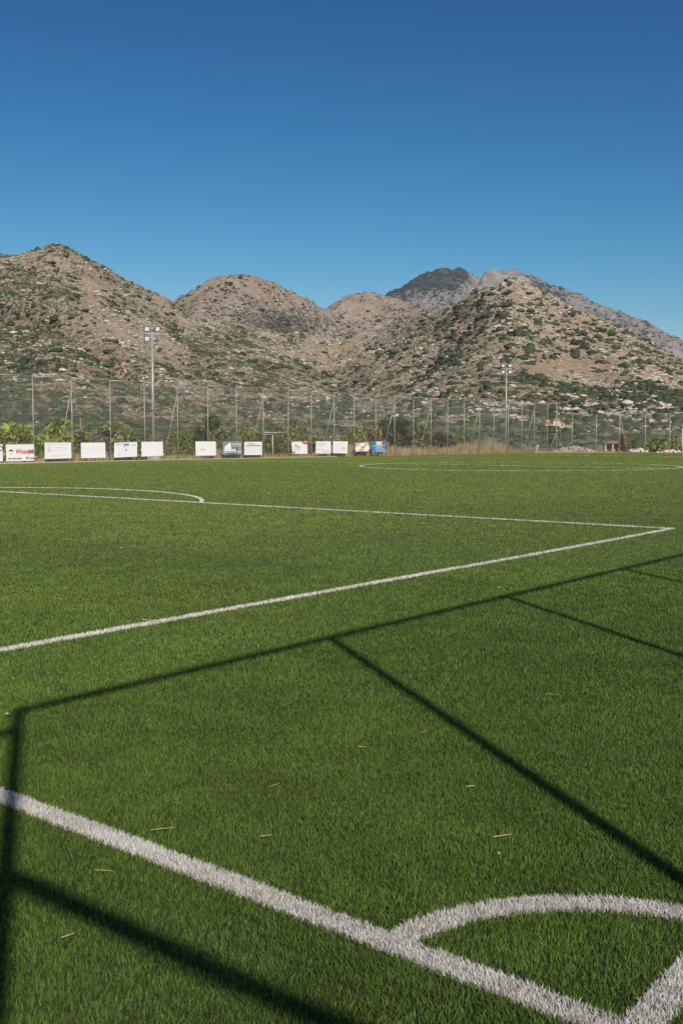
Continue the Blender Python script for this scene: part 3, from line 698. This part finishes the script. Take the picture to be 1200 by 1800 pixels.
def text(bd, s, u, v, hgt, mat, name='lettering', shear=0.0, wscale=1.0, rot=0.0):
    o, f, w, h = bd
    cu = bpy.data.curves.new(name, 'FONT'); cu.body = s; cu.size = hgt * h; cu.shear = shear; cu.extrude = 0.002; cu.offset = hgt * h * .025; cu.align_x = 'LEFT'
    t = bpy.data.objects.new(name, cu); COL.objects.link(t)
    dg = bpy.context.evaluated_depsgraph_get(); me = bpy.data.meshes.new_from_object(t.evaluated_get(dg)); bpy.data.objects.remove(t)
    me.materials.clear(); me.materials.append(mat); r = bpy.data.objects.new(name, me); link(r, o)
    r.location = f(u, v); r.rotation_euler = (math.pi / 2, -rot, math.pi / 2); r.scale = (wscale, 1, 1); return r
def strips(bd, rects, mat, name='print'):
    o, f, w, h = bd; mb = MB()
    for u0, v0, u1, v1 in rects:
        a = f(u0, v0); b = f(u1, v1); x = a[0] - .012
        mb.poly([(x, a[1], a[2]), (x, b[1], a[2]), (x, b[1], b[2]), (x, a[1], b[2])])
    return mb.build(name, mat, o)
def patch(bd, pts, mat, name='print', lift=-.016):
    o, f, w, h = bd; mb = MB(); mb.poly([(f(u, v)[0] + lift, f(u, v)[1], f(u, v)[2]) for u, v in pts]); return mb.build(name, mat, o)
def ringp(bd, cu, cv, r, th, mat, name='emblem'):
    o, f, w, h = bd; mb = MB()
    for k in range(20):
        a, b = 2 * math.pi * k / 20, 2 * math.pi * (k + 1) / 20; c = f(cu, cv)
        mb.poly([(c[0] - .01, c[1] + math.cos(t_) * q * h, c[2] + math.sin(t_) * q * h) for t_, q in ((a, r), (b, r), (b, r - th), (a, r - th))])
    return mb.build(name, mat, o)
def faint(bd, rows, mat, seed, u0=.1, u1=.9, th=.02):
    r_ = random.Random(seed); rects = []
    for v in rows:
        u = u0
        while u < u1:
            l = r_.uniform(.03, .11); rects.append((u, v, min(u1, u + l), v + th)); u += l + r_.uniform(.015, .03)
    strips(bd, rects, mat)
B = board([(-34, 782), (5, 781), (5.5, 811), (-34, 812.5)], BM['white'], 'white board at the left picture edge with a dark ring printed near its top')
ringp(B, .93, .78, .15, .05, INK['dark']); faint(B, (.5, .38), INK['pink'], 1, .1, .95); faint(B, (.12, .06), INK['pale'], 2, .1, .95)
B = board([(11.2, 781.5), (60.5, 780.8), (61, 809.6), (12, 811)], BM['white'], 'white board with orange slanted lettering and a small brown roof emblem')
text(B, "Woody's", .29, .47, .36, INK['orange'], shear=.3); text(B, '#1', .81, .50, .26, INK['brown'], shear=.3)
patch(B, [(.08, .60), (.25, .60), (.23, .68), (.17, .72), (.11, .68)], INK['brown'], 'emblem'); text(B, 'bar', .12, .43, .11, INK['grey'])
text(B, 'THΛ.: 28410 26230', .04, .12, .125, INK['dark'], wscale=.95)
strips(B, [(.69, .12, .78, .17)], INK['red'], 'emblem'); patch(B, [(.69, .2), (.77, .2), (.77, .25), (.755, .29), (.73, .25), (.69, .25)], INK['red'], 'emblem'); text(B, 'e-shop', .80, .14, .13, INK['dark'])
B = board([(79, 778), (125.4, 777.8), (126, 805.4), (79.3, 806.8)], BM['white'], 'white board with a faded pale ring emblem and faint pink lines of print')
ringp(B, .17, .62, .15, .025, INK['pale']); patch(B, [(.12, .55), (.22, .55), (.17, .74)], INK['pale'], 'emblem'); faint(B, (.9,), INK['pale'], 3, .06, .95); faint(B, (.7, .55), INK['grey'], 33, .32, .85, .012); faint(B, (.24, .17), INK['pink'], 4, .25, .8)
B = board([(142.7, 778.2), (185.4, 777.7), (186, 804.5), (143.4, 805.4)], BM['white'], 'blank weathered white board between the faded ring board and the dotted one')
faint(B, (.62, .4), simple('ghost_print', (.76, .78, .80), .5), 5, .08, .92, .012)
B = board([(201.3, 778.2), (241.8, 777), (241.3, 802.6), (200.8, 804.4)], BM['white'], 'white board with a small dark heading and scattered dark spots')
text(B, 'SUMMERTIME', .40, .83, .13, INK['dark'], wscale=.62); faint(B, (.86,), INK['lilac'], 6, .07, .36, .06); faint(B, (.82,), INK['grey'], 7, .78, .96, .04); faint(B, (.73,), INK['lilac'], 77, .36, .62, .03)
patch(B, [(.48, .52), (.52, .55), (.56, .52), (.55, .47), (.50, .46)], INK['dark'], 'print'); patch(B, [(.18, .11), (.24, .2), (.22, .12), (.20, .10)], INK['dark'], 'print'); patch(B, [(.79, .17), (.86, .19), (.85, .15)], INK['grey'], 'print'); faint(B, (.56, .32), INK['pale'], 8, .22, .34)
B = board([(249, 776.6), (286.5, 776.2), (286.8, 801), (249.3, 802.6)], BM['white'], 'plain white board in front of the left floodlight footing')
B = board([(344, 776), (379.6, 776), (379.8, 800.5), (344.5, 801)], BM['white'], 'white board with one faint blue word, standing alone right of the leaning brace')
text(B, 'Faraway', .2, .40, .17, INK['pale'], wscale=1.0)
B = board([(391.3, 775.8), (424.7, 775.3), (424.7, 798.3), (391.6, 799.8)], BM['slate'], 'slate grey printed board with a white sail shape and white bars')
patch(B, [(.08, .42), (.44, .42), (.41, .88), (.35, .90), (.10, .62)], INK['white']); strips(B, [(.05, .28, .68, .40), (.46, .76, .95, .82), (.05, .17, .95, .21), (.66, .2, .94, .27), (.46, .64, .95, .68)], INK['white']); strips(B, [(.72, .1, .76, .64), (.46, .70, .92, .73), (.2, .08, .6, .12)], INK['dark'])
B = board([(429.3, 776.7), (460.3, 776.4), (460.5, 799.6), (429.3, 800)], BM['white'], 'white board with a thin heading above a green and navy bar')
text(B, 'Wood Lamp', .2, .84, .14, INK['lilac'], wscale=.95); strips(B, [(.07, .69, .44, .74)], INK['green']); strips(B, [(.44, .69, .94, .74)], INK['navy']); faint(B, (.55, .42, .3, .18), INK['pale'], 12, .08, .93, .015); patch(B, [(.12, .08), (.16, .08), (.15, .16)], INK['grey'])
B = board([(512.9, 776.5), (540, 776), (540.6, 798), (514, 797.6)], BM['white'], 'white board with an orange top corner and dark slanting script')
patch(B, [(.55, .985), (.97, .985), (.96, .76), (.80, .80), (.63, .88)], INK['orange']); text(B, 'Sirens', .10, .66, .30, INK['lilac'], shear=.3, rot=-.30); faint(B, (.38, .29), INK['grey'], 13, .08, .5); faint(B, (.15,), INK['pale'], 14, .1, .9); patch(B, [(.03, .02), (.12, .06), (.17, .12), (.03, .22)], INK['dark'])
B = board([(555, 775.8), (581.2, 775.7), (581.2, 797), (555, 797.2)], BM['white'], 'white board with a faint yellow line and a dark scribble low at its right')
faint(B, (.85, .75, .65), INK['pale'], 15, .06, .7, .02); strips(B, [(.06, .30, .56, .38)], INK['cream']); patch(B, [(.5, .08), (.56, .26), (.6, .12)], INK['grey']); patch(B, [(.62, .12), (.70, .3), (.68, .12)], INK['grey']); ringp(B, .8, .2, .09, .03, INK['grey'])
B = board([(585.2, 775.5), (611.2, 775.9), (610.2, 797.2), (585, 796.6)], BM['white'], 'white board with pale blue print at its right, hung close beside its neighbour')
text(B, 'H.M.', .6, .42, .18, INK['pale']); faint(B, (.55, .4, .28, .16), INK['pale'], 16, .08, .4, .02); strips(B, [(.58, .34, .88, .37)], INK['pale'])
B = board([(624.6, 778.3), (648, 776.3), (648, 793), (625, 794)], BM['cream'], 'crumpled cream cloth banner with faded brownish lettering', wav=.05)
text(B, 'Melissa', .35, .52, .24, INK['pink'], shear=.2); text(B, 'taverna', .38, .24, .2, INK['pink']); faint(B, (.74,), INK['lilac'], 17, .1, .3, .04); faint(B, (.76,), INK['lilac'], 18, .75, .93, .05)
B = board([(653.5, 775.6), (676.8, 775.3), (677, 794.3), (653.8, 794.5)], BM['blue'], 'blue board with a pale yellow square at the top and white lines of text', wav=.01)
patch(B, [(.28, .62), (.72, .62), (.72, .98), (.28, .98)], INK['cream']); strips(B, [(.34, .74, .66, .84)], INK['yellow']); faint(B, (.52,), INK['white'], 19, .06, .95, .07); faint(B, (.40,), INK['white'], 20, .3, .7, .06); faint(B, (.25,), INK['white'], 21, .2, .86, .06); faint(B, (.12,), INK['white'], 22, .3, .95, .05); strips(B, [(.03, .02, .97, .05)], INK['pale'])

# ------------------------------------------------------------------ bushes and trees behind the fence
LM = {'bright': leafmat('bright_leaves', (0.11, 0.155, 0.024), (0.44, 0.50, 0.11)), 'olive': leafmat('olive_leaves', (0.09, 0.115, 0.036), (0.31, 0.34, 0.12)),
      'dark': leafmat('dark_leaves', (0.026, 0.040, 0.014), (0.095, 0.125, 0.04)), 'broom': leafmat('broom_leaves', (0.08, 0.11, 0.02), (0.29, 0.32, 0.07)), 'pale': leafmat('pale_leaves', (0.11, 0.125, 0.05), (0.32, 0.33, 0.14)),
      'dry': leafmat('dry_bush', (0.13, 0.10, 0.035), (0.30, 0.23, 0.09))}
def leaf_cards(C, s, rr, up=0.3):
    n = len(C); a = rr.normal(size=(n, 3)); a /= np.linalg.norm(a, axis=1)[:, None]; b = rr.normal(size=(n, 3)); b[:, 2] += up; b -= a * (a * b).sum(1)[:, None]; b /= np.linalg.norm(b, axis=1)[:, None]
    a = a * s[:, None] * .5; b = b * s[:, None] * .85
    V = np.stack([C - b, C + a * .9, C + b, C - a * .9], 1).reshape(-1, 3); return V, np.arange(n)[:, None] * 4 + np.arange(4)
def bush(name, label, px0, px1, ptop, xpl, kind, seed, n=1500, leaf=.2, spiky=0.0, zb=-.1, dep=None, stem=0.09, blobs=7, group='bushes and trees behind the fence'):
    rr = np.random.default_rng(seed)
    if dep is None: a = onx(px0, 790, xpl); b = onx(px1, 790, xpl); top = float(onx((px0 + px1) / 2, ptop, xpl)[2]); c = (a + b) / 2; dpt = project(c)[2]
    else: a = atdepth(px0, 790, dep); b = atdepth(px1, 790, dep); c = (a + b) / 2; top = float(atdepth((px0 + px1) / 2, ptop, dep)[2]); dpt = dep
    wid = (px1 - px0) * dpt / FPX / 2 * 1.06; h = (top - zb) * 1.10; n = int(n * 1.25)
    r = empty(name, (float(c[0]), float(c[1]), zb), label, 'tree' if 'tree' in name else 'bush', group)
    cs = []; rs = []
    for k in range(blobs):
        th = rr.uniform(0, 6.28); q = rr.uniform(.1, .75); zz = rr.uniform(.28, .80) if k else .74
        cs.append((math.cos(th) * wid * q, math.sin(th) * wid * q * .8, zz * h)); rs.append(rr.uniform(.34, .52) * min(wid, h * .8) * (1.1 - .35 * abs(zz - .5)))
    cs = np.array(cs); rs = np.array(rs); cs[:, 2] = np.minimum(cs[:, 2], h - rs * .9)
    w = rs ** 2 / (rs ** 2).sum(); k = rr.choice(blobs, n, p=w); d = rr.normal(size=(n, 3)); d /= np.linalg.norm(d, axis=1)[:, None]
    rad = rs[k] * rr.uniform(.25, 1.0, n) ** .45 * (1 + .25 * (fbm(d[:, 0] * 3 + k, d[:, 1] * 3 + d[:, 2] * 2.3, seed, 2) - .5))
    C = cs[k] + d * rad[:, None] * np.array([1, 1, 1 + spiky]); C = C[C[:, 2] > .05]
    # a skirt of leaves down to the ground
    m_ = n // 4; sk = np.stack([rr.normal(0, .5, m_) * wid, rr.normal(0, .4, m_) * wid, rr.uniform(.05, .5, m_) * h], -1); sk = sk[np.hypot(sk[:, 0], sk[:, 1]) < wid * 1.0]; C = np.concatenate([C, sk])
    s = leaf * rr.uniform(.6, 1.4, len(C)); V, F = leaf_cards(C, s, rr, .3 + spiky * 2)
    clp = fbm(C[:, 0] * 1.1 + seed, C[:, 2] * 1.1 + C[:, 1], seed + 3, 2); tint = np.clip(.5 + 1.3 * (clp - .5) + rr.normal(0, .22, len(C)), 0, 1)
    mesh_np('foliage', V, [F], LM[kind], r, {'tint': np.repeat(tint, 4)})
    mb = MB(); mb.tube((0, 0, -.1), (.05, .02, h * .35), stem, stem * .7, n=7)
    for q in range(min(5, blobs)): mb.tube((.05, .02, h * .33), tuple(cs[q]), stem * .55, stem * .2, n=6)
    mb.build('trunk' if 'tree' in name else 'stem', M['bark'], r); return r
BX = -67.5
bush('bush', 'yellow green bush behind the orange lettered board at far left', -8, 58, 748, BX, 'bright', 101, 2200, .26)
bush('bush', 'bright green leafy bush behind the faded ring board', 50, 132, 743, BX - 1.5, 'bright', 102, 2800, .28)
bush('bush', 'low dull green bush between the ring board and the blank board', 118, 172, 758, BX, 'broom', 103, 1500, .22)
bush('tree', 'pointed olive green tree behind the dotted board', 176, 222, 737, BX, 'olive', 104, 2200, .24, .25)
bush('tree', 'broad olive tree just left of the tall floodlight mast', 205, 256, 743, BX - 1, 'olive', 105, 2200, .24, .2)
bush('bush', 'pale yellowish bush at the foot of the tall floodlight mast', 246, 302, 765, BX, 'pale', 106, 1600, .22)
bush('bush', 'fine broom like bush beside the leaning brace', 290, 346, 768, BX + 1, 'broom', 107, 2600, .16, .3)
bush('tree', 'small dark tree left of the rounded dark tree', 330, 374, 748, BX - 3, 'dark', 108, 1900, .24)
bush('tree', 'rounded dark tree rising highest behind the board with the blue word', 362, 404, 733, BX - 4, 'dark', 109, 2200, .26)
bush('bush', 'pale olive bush in front of the rounded dark tree', 364, 414, 756, BX, 'pale', 110, 1800, .2, .2)
bush('bush', 'green broom bush behind the slate grey board', 408, 464, 758, BX, 'broom', 111, 2600, .17, .25)
bush('bush', 'bushy olive shrub seen through the gate frame', 455, 505, 748, BX - 2, 'olive', 112, 2200, .22)
bush('bush', 'olive green bush right of the gate frame', 500, 548, 742, BX - 2, 'olive', 113, 2300, .24)
bush('bush', 'low broom bush in front of the gate frame shrub', 470, 516, 768, BX + 2, 'broom', 114, 1700, .16, .2)
bush('bush', 'sparse pale bush behind the yellow line board', 543, 590, 768, BX, 'pale', 115, 1200, .2)
bush('bush', 'brownish green bush behind the crumpled cream banner', 592, 642, 757, BX - 1, 'broom', 116, 2000, .22)
bush('bush', 'dry yellowish bush behind the blue board', 636, 680, 752, BX, 'dry', 117, 1600, .22, .2)
bush('tree', 'large dark round tree right of the blue board', 668, 724, 736, BX - 1, 'dark', 118, 3200, .28, 0, blobs=10)
bush('tree', 'lighter olive tree leaning on the large dark tree', 708, 754, 743, BX, 'olive', 119, 2200, .26)
bush('bush', 'low dark bush between two fence braces', 755, 797, 761, BX, 'dark', 120, 1500, .25)
bush('bush', 'small green bush tapering off beside the dark one', 790, 834, 766, BX, 'broom', 121, 1500, .24)
bush('tree', 'low olive tree behind the far right fence posts', 1126, 1166, 772, None, 'olive', 122, 1600, .3, dep=150)
bush('tree', 'wider olive tree at the right picture edge near the goal', 1156, 1204, 768, None, 'olive', 123, 2000, .3, dep=146)
bush('bush', 'pale dry bush beside the ruined brick shelter', 1086, 1106, 766, None, 'dry', 124, 700, .25, .4, dep=146)

# dry grass along the fence foot
def grass(name, n, seed, xr, yr, hr_, mat, kindf=None):
    rr = np.random.default_rng(seed); x = rr.uniform(*xr, n); y = rr.uniform(*yr, n); k = rr.uniform(size=n) < sstep((fbm(x / 2.5, y / 2.5, seed, 3) - .3) / .25)
    x, y = x[k], y[k]; n = len(x); h = rr.uniform(*hr_, n) * (.15 + 2.6 * np.clip(fbm(x / 4, y / 4, seed + 5, 3) - .28, 0, 1)); az = rr.uniform(0, 6.28, n); l = rr.uniform(0, .5, n); fa = rr.uniform(0, 6.28, n); w = rr.uniform(.02, .05, n)
    Bp = np.stack([x, y, np.full(n, -.1)], -1); Wd = np.stack([np.cos(fa) * w, np.sin(fa) * w, 0 * w], -1); T = Bp + np.stack([np.cos(az) * l * h, np.sin(az) * l * h, h], -1)
    V = np.stack([Bp - Wd, Bp + Wd, T], 1).reshape(-1, 3)
    return tag(mesh_np(name, V, [np.arange(n)[:, None] * 3 + np.arange(3)], mat, attrs={'tint': np.repeat(np.clip(rr.normal(.5, .25, n), 0, 1), 3)}), kind='stuff')
M['drygrass'] = leafmat('dry_grass', (0.30, 0.215, 0.105), (0.64, 0.50, 0.28))
M['browngrass'] = leafmat('brown_grass', (0.14, 0.09, 0.045), (0.30, 0.20, 0.10))
grass('dry_grass', 26000, 61, (-66.5, -61.9), (78, 113), (.3, 1.45), M['drygrass'])
grass('dry_grass', 26000, 62, (-66, -61.9), (30, 80), (.3, 1.0), M['drygrass'])
grass('dry_grass', 12000, 63, (-62, -10), (113.8, 119.5), (.15, .5), M['drygrass'])
grass('dry_grass', 9000, 64, (-90, -66), (36, 120), (.2, .7), M['browngrass'])

# ------------------------------------------------------------------ far things
def hillhit(px, py, H=H1):
    phi = math.atan2(ray(px, py)[:2] @ Rh, ray(px, py)[:2] @ Fh); t = np.linspace(0.0, .999, 600); x, y, z = hz(H, np.full(600, phi), t)
    _, q, dp = project(np.stack([x, y, z], -1)); k = int(np.argmax(q <= py)); return Vector((x[k], y[k], z[k])), float(dp[k])
M['villa'] = simple('cream_render', (0.56, 0.47, 0.33), .9, 0, .15, .5); M['stone'] = simple('rubble_stone', (0.40, 0.31, 0.22), .95, 0, .35, 1.5)
M['roof'] = simple('clay_tiles', (0.26, 0.155, 0.105), .85, 0, .3, 2.0); M['window'] = simple('dark_window', (0.03, 0.03, 0.035), .3)
M['brick'] = simple('brick', (0.28, 0.14, 0.09), .9, 0, .25, 3); M['track'] = simple('dirt_track', (0.38, 0.30, 0.21), .95, 0, .15, .2); M['orange_earth'] = simple('orange_earth', (0.40, 0.255, 0.15), .95, 0, .15, .3)
P0, dv = hillhit(978, 757); s = dv / FPX       # metres per photo pixel there
print('villa', P0, dv, s)
vr_ = empty('villa', P0, 'cream stone villa with red tiled roofs standing on the hillside', 'house', rz=YAW)
def vb(x0, x1, z0, z1, y0, y1): return ((x0 + x1) / 2 * s, (y0 + y1) / 2 * s, (z0 + z1) / 2 * s), ((x1 - x0) * s, (y1 - y0) * s, (z1 - z0) * s)
mb = MB()
for q in ((-7, 6, -4, 17, 0, 14), (-20, -7.2, -4, 11, 1, 14), (6.2, 13, -4, 13, 1, 14)): mb.box(*vb(*q))
mb.build('wall', M['villa'], vr_)
MB().box(*vb(13.3, 27, -6, 8, 2, 12)).build('side_wing', M['stone'], vr_)
mb = MB(); mb.box(*vb(13, 28, 8, 9, 1, 13)); mb.build('wing_parapet', M['villa'], vr_)
def hip(x0, x1, y0, y1, z0, z1, name='roof'):
    a = [(x0*s, y0*s, z0*s), (x1*s, y0*s, z0*s), (x1*s, y1*s, z0*s), (x0*s, y1*s, z0*s)]; cx = (x0 + x1) / 2; cy = (y0 + y1) / 2; m1 = ((cx - .15*(x1-x0))*s, cy*s, z1*s); m2 = ((cx + .15*(x1-x0))*s, cy*s, z1*s)
    mb = MB(); mb.poly([a[0], a[1], m2, m1]); mb.poly([a[1], a[2], m2]); mb.poly([a[2], a[3], m1, m2]); mb.poly([a[3], a[0], m1]); mb.poly(a[::-1]); mb.build(name, M['roof'], vr_)
hip(-8, 7, -1, 15, 17.1, 21.5); hip(-21, -6.5, 0, 15, 11.1, 15.5); hip(5.8, 14, 0, 15, 13.1, 16.5)
for x, z, w, h in ((-1, 12, 2, 3), (-1, 4, 2, 4), (-16, 7.5, 5, 2.2), (-13.5, 2, 2, 3), (9.5, 9.5, 2.5, 3), (9, 3, 2, 3)):
    f = MB().box((x*s, -.4*s + (0 if x > -7 and x < 6 else 1*s), z*s), ((w+.8)*s, .4*s, (h+.8)*s)).build('window', M['stone'], vr_)
    MB().box((x*s, -.66*s + (0 if x > -7 and x < 6 else 1*s), z*s), (w*s, .12*s, h*s)).build('pane', M['window'], f)
tw = MB(); tw.box(*vb(-26, 30, -12, -5.5, -5, 15)); tw.build('terrace_wall', M['stone'], vr_)
def drape(name, pix, width, mat, lift=.25):
    V = []; F = []
    for px, py in pix:
        P_, dd = hillhit(px, py); side = Vector((Rh[0], Rh[1], 0)) * width * dd / FPX / 2; b = len(V); up = Vector((0, 0, lift))
        V += [tuple(P_ - side + up), tuple(P_ + side + up)]
        if b: F.append([b - 2, b - 1, b + 1, b])
    return tag(mesh_np(name, np.array(V), [np.array(F)], mat), kind='structure')
# orange track on the left hill and the villa's drive
drape('dirt_track', [(211, 668), (216, 663), (222, 658), (219, 652), (216, 646), (220, 640)], 6, M['orange_earth'], 1.0)
def clearing(name, pix, hpx, mat):
    V = []; F = []
    for px, py, k_ in pix:
        a, _ = hillhit(px, py + hpx * k_); b, _ = hillhit(px, py - hpx * k_); n_ = len(V); V += [tuple(a + Vector((0, 0, .35))), tuple(b + Vector((0, 0, .35)))]
        if n_: F.append([n_ - 2, n_, n_ + 1, n_ - 1])
    return tag(mesh_np(name, np.array(V), [np.array(F)], mat), kind='structure')
clearing('dirt_track', [(924, 759.5, .5), (932, 759.2, 1), (940, 758.4, 1), (948, 757.2, .9), (956, 756.2, .7), (962, 755.6, .5)], 2.4, M['track'])
clearing('dirt_track', [(1024, 756, .4), (1030, 755.5, 1), (1038, 756.5, 1.2), (1045, 757.5, .5)], 3.5, M['track'])
# brick shelter, low wall, stone heaps beyond the far fence
dsh = 150.0; q = atdepth(1077, 793, dsh); r = empty('brick_shelter', (q[0], q[1], -.1), 'small ruined brick shelter with two open bays beyond the far fence', 'shelter', rz=YAW); k = dsh / FPX
mb = MB()
for x in (-14, -1, 12): mb.box((x*k, 0, .62), (2.4*k, .3, 1.25))
mb.build('pillar', M['concrete'], r)
MB().box((-.8*k, .95, .62), (26*k, .18, 1.25)).build('back_wall', M['brick'], r)
mb = MB(); mb.box((-1*k, .4, 1.33), (31*k, 1.5, .16)); mb.build('roof', simple('weathered_slab', (.27, .21, .165), .95, 0, .3, 3), r, bevel=.02)
rr = random.Random(4); mb = MB()
for i_ in range(14): mb.box((rr.uniform(-13, 9)*k, rr.uniform(0, .8), 1.43 + rr.uniform(0, .22)), (rr.uniform(.2, .5), rr.uniform(.2, .4), rr.uniform(.12, .25)), Matrix.Rotation(rr.uniform(0, 3), 3, 'Z'))
mb.build('rubble', M['brick'], r)
def heap(name, label, px0, px1, ptop, dep, mat, seed, cat, n=40, sz=.35):
    rr_ = np.random.default_rng(seed); c = atdepth((px0 + px1) / 2, 793, dep); hw = (px1 - px0) * dep / FPX / 2; h = float(atdepth(0, ptop, dep)[2]) + .1
    VV = []; FF = []; off = 0
    for i_ in range(n):
        u = rr_.uniform(-1, 1); v, f = lump(ICO1, 1, .15, .7, int(seed * 100 + i_)); sc_ = sz * rr_.uniform(.5, 1.3)
        pos = Rh * u * hw; z_ = rr_.uniform(0, 1) * h * (1 - abs(u) ** 2) * .9; v = v * sc_ + np.array([pos[0], pos[1], z_]); v[:, :2] += rr_.normal(0, .35, 2); VV.append(v); FF.append(f + off); off += len(v)
    o = mesh_np(name, np.concatenate(VV), [np.concatenate(FF)], mat, loc=(float(c[0]), float(c[1]), -.1)); return tag(o, label, cat)
M['whitestone'] = simple('white_rubble', (0.62, 0.57, 0.47), .95, 0, .2, 2)
heap('stone_heap', 'heap of whitish rubble beyond the far fence between two posts', 1107, 1131, 788.5, 148, M['whitestone'], 3, 'stones')
heap('stone_heap', 'pale rubble lying at the far right by the goal', 1158, 1196, 791, 140, M['whitestone'], 5, 'stones', 30, .3)
q0 = atdepth(976, 793, 152); q1 = atdepth(1040, 793, 152); mid = (q0 + q1) / 2; ln = float(np.linalg.norm((q1 - q0)[:2]))
heap('stone_wall', 'low pale dry stone wall behind the far fence corner', 975, 1040, 786.0, 150, simple('grey_stone', (.36, .31, .25), .95, 0, .3, 2), 8, 'wall', 170, .36)
q = onx(943, 795, -63.5); r = MB().tube((0, 0, -.1), (0, 0, .95), .09, n=8).build('marker_post', M['white_steel'], loc=(q[0], q[1], 0)); tag(r, 'short white marker post in dry grass near the far fence corner', 'post')
q = onx(143, 790, -75.0); zt = float(onx(143, 735, -75.0)[2]); r = MB().tube((0, 0, -.1), (0, 0, zt), .10, .08, n=8).build('wooden_post', simple('weathered_wood', (.24, .19, .14), .9), loc=(q[0], q[1], 0)); tag(r, 'weathered wooden pole standing behind the blank board and bushes', 'pole')
# football goal at the right picture edge
gp = at(1197.5, 801.5); gd = float(project(gp)[2]); gh = 50 * gd / FPX
gr = empty('goal', (gp[0], gp[1], gp[2] - .03), 'white football goal cut by the right picture edge', 'goal')
for x in (0, 7.32): MB().tube((x, 0, 0), (x, 0, gh), .06, n=10).build('post', M['white_steel'], gr, smooth=True)
MB().tube((0, 0, gh), (7.32, 0, gh), .06, n=10).build('crossbar', M['white_steel'], gr, smooth=True)
for x in (0.0, 7.32):
    MB().tube((x, 0, gh - .05), (x, 1.2, gh - .05), .03, n=8).tube((x, 1.2, gh - .05), (x, 2.0, .03), .03, n=8).tube((x, 0, .05), (x, 2.0, .03), .03, n=8).build('net_support', M['white_steel'], gr, smooth=True)
m, nt, p = newmat('net_cord'); tc = N(nt, 'ShaderNodeTexCoord'); sp = N(nt, 'ShaderNodeSeparateXYZ'); nt.links.new(tc.outputs['Object'], sp.inputs[0])
al = math_(nt, 'MAXIMUM', math_(nt, 'LESS_THAN', math_(nt, 'FRACT', math_(nt, 'DIVIDE', math_(nt, 'ADD', sp.outputs[0], sp.outputs[1]), .12)), .06), math_(nt, 'LESS_THAN', math_(nt, 'FRACT', math_(nt, 'DIVIDE', sp.outputs[2], .12)), .06))
nt.links.new(al, p.inputs['Alpha']); p.inputs['Base Color'].default_value = (.75, .75, .72, 1)
mb = MB(); mb.poly([(0, 1.2, gh - .05), (7.32, 1.2, gh - .05), (7.32, 2, .03), (0, 2, .03)]); mb.poly([(0, 0, gh - .05), (7.32, 0, gh - .05), (7.32, 1.2, gh - .05), (0, 1.2, gh - .05)])
for x in (.01, 7.31): mb.poly([(x, 0, .03), (x, 2, .03), (x, 1.2, gh - .05), (x, 0, gh - .05)])
mb.build('net', m, gr)

# ------------------------------------------------------------------ straws and litter on the turf
def straw(px0, py0, px1, py1, label, mat=None, th=.0022):
    a = at(px0, py0, .012); b = at(px1, py1, .014); md = (a + b) / 2
    mb = MB(); c_ = Vector((b - a)[:3]); bend = Vector((0.002, .001, .001)); th *= .62
    mb.tube(Vector(a - md), Vector((0, 0, 0)) + bend, th, th, n=6); mb.tube(bend, Vector(b - md), th, th * .6, n=6)
    o = mb.build('straw', mat or M['straw'], loc=tuple(md)); return tag(o, label, 'straw', 'dry straws scattered on the turf')
straw(263, 1459, 307, 1454, 'long thin straw lying just above the goal line at left')
straw(457, 1470, 479, 1467, 'short pale straw in the middle of the turf nearest the goal line', th=.003)
straw(474, 1382, 491, 1377, 'tiny straw piece above the mid turf straw')
straw(866, 1471, 899, 1466, 'thick pale straw left of the long post shadow', th=.0035)
straw(819, 1382, 835, 1381, 'whitish straw above the thick pale one', M['litter'])
straw(629, 1312, 644, 1313, 'pale straw left of where the long post shadow runs', th=.003)
straw(740, 1288, 751, 1282, 'small straw right under the long post shadow')
straw(958, 1219, 980, 1221, 'straw lying between the two post shadows')
straw(108, 1648, 132, 1640, 'yellow straw beside the wide shadow at lower left', th=.003)
straw(167, 1529, 200, 1531, 'dull straw below the goal line at left')
straw(248, 1089, 286, 1091, 'thin pale straw lying by the side line of the penalty area', M['straw'], th=.004)
straw(690, 1500, 699, 1508, 'short straw above the corner arc line')
def litter(px, py, label, sz):
    q = at(px, py, .02); rr_ = random.Random(px); mb = MB()
    pts = [(math.cos(t_) * sz * rr_.uniform(.5, 1.2), math.sin(t_) * sz * rr_.uniform(.4, .9), rr_.uniform(-.004, .010)) for t_ in [k_ * 1.047 for k_ in range(6)]]
    for k_ in range(6): mb.poly([(0, 0, .012), pts[k_], pts[(k_ + 1) % 6]])
    o = mb.build('litter', M['litter'], loc=tuple(q)); return tag(o, label, 'litter', 'scraps of white litter on the turf')
litter(14, 1256, 'white paper scrap beside the corner of the fence shadow at left', .024)
litter(877, 1033, 'tiny white scrap above the rail shadow', .02)
litter(213, 963, 'white scrap lying alone inside the penalty area', .03)
litter(473, 867, 'white speck right of the penalty arc', .045)
litter(876, 1501, 'whitish fleck right of the thick straw', .007)

# ------------------------------------------------------------------ the air
hm = bpy.data.materials.new('haze'); hm.use_nodes = True; hn = hm.node_tree; hn.nodes.clear()
ho = hn.nodes.new('ShaderNodeOutputMaterial'); pv = hn.nodes.new('ShaderNodeVolumePrincipled'); pv.inputs['Color'].default_value = (0.62, 0.79, 1.0, 1); pv.inputs['Density'].default_value = 0.000036; pv.inputs['Anisotropy'].default_value = 0.0
hn.links.new(pv.outputs[0], ho.inputs['Volume'])
tag(MB().box((0, 0, 450 - 1.0), (12000, 12000, 902)).build('haze', hm), kind='stuff')
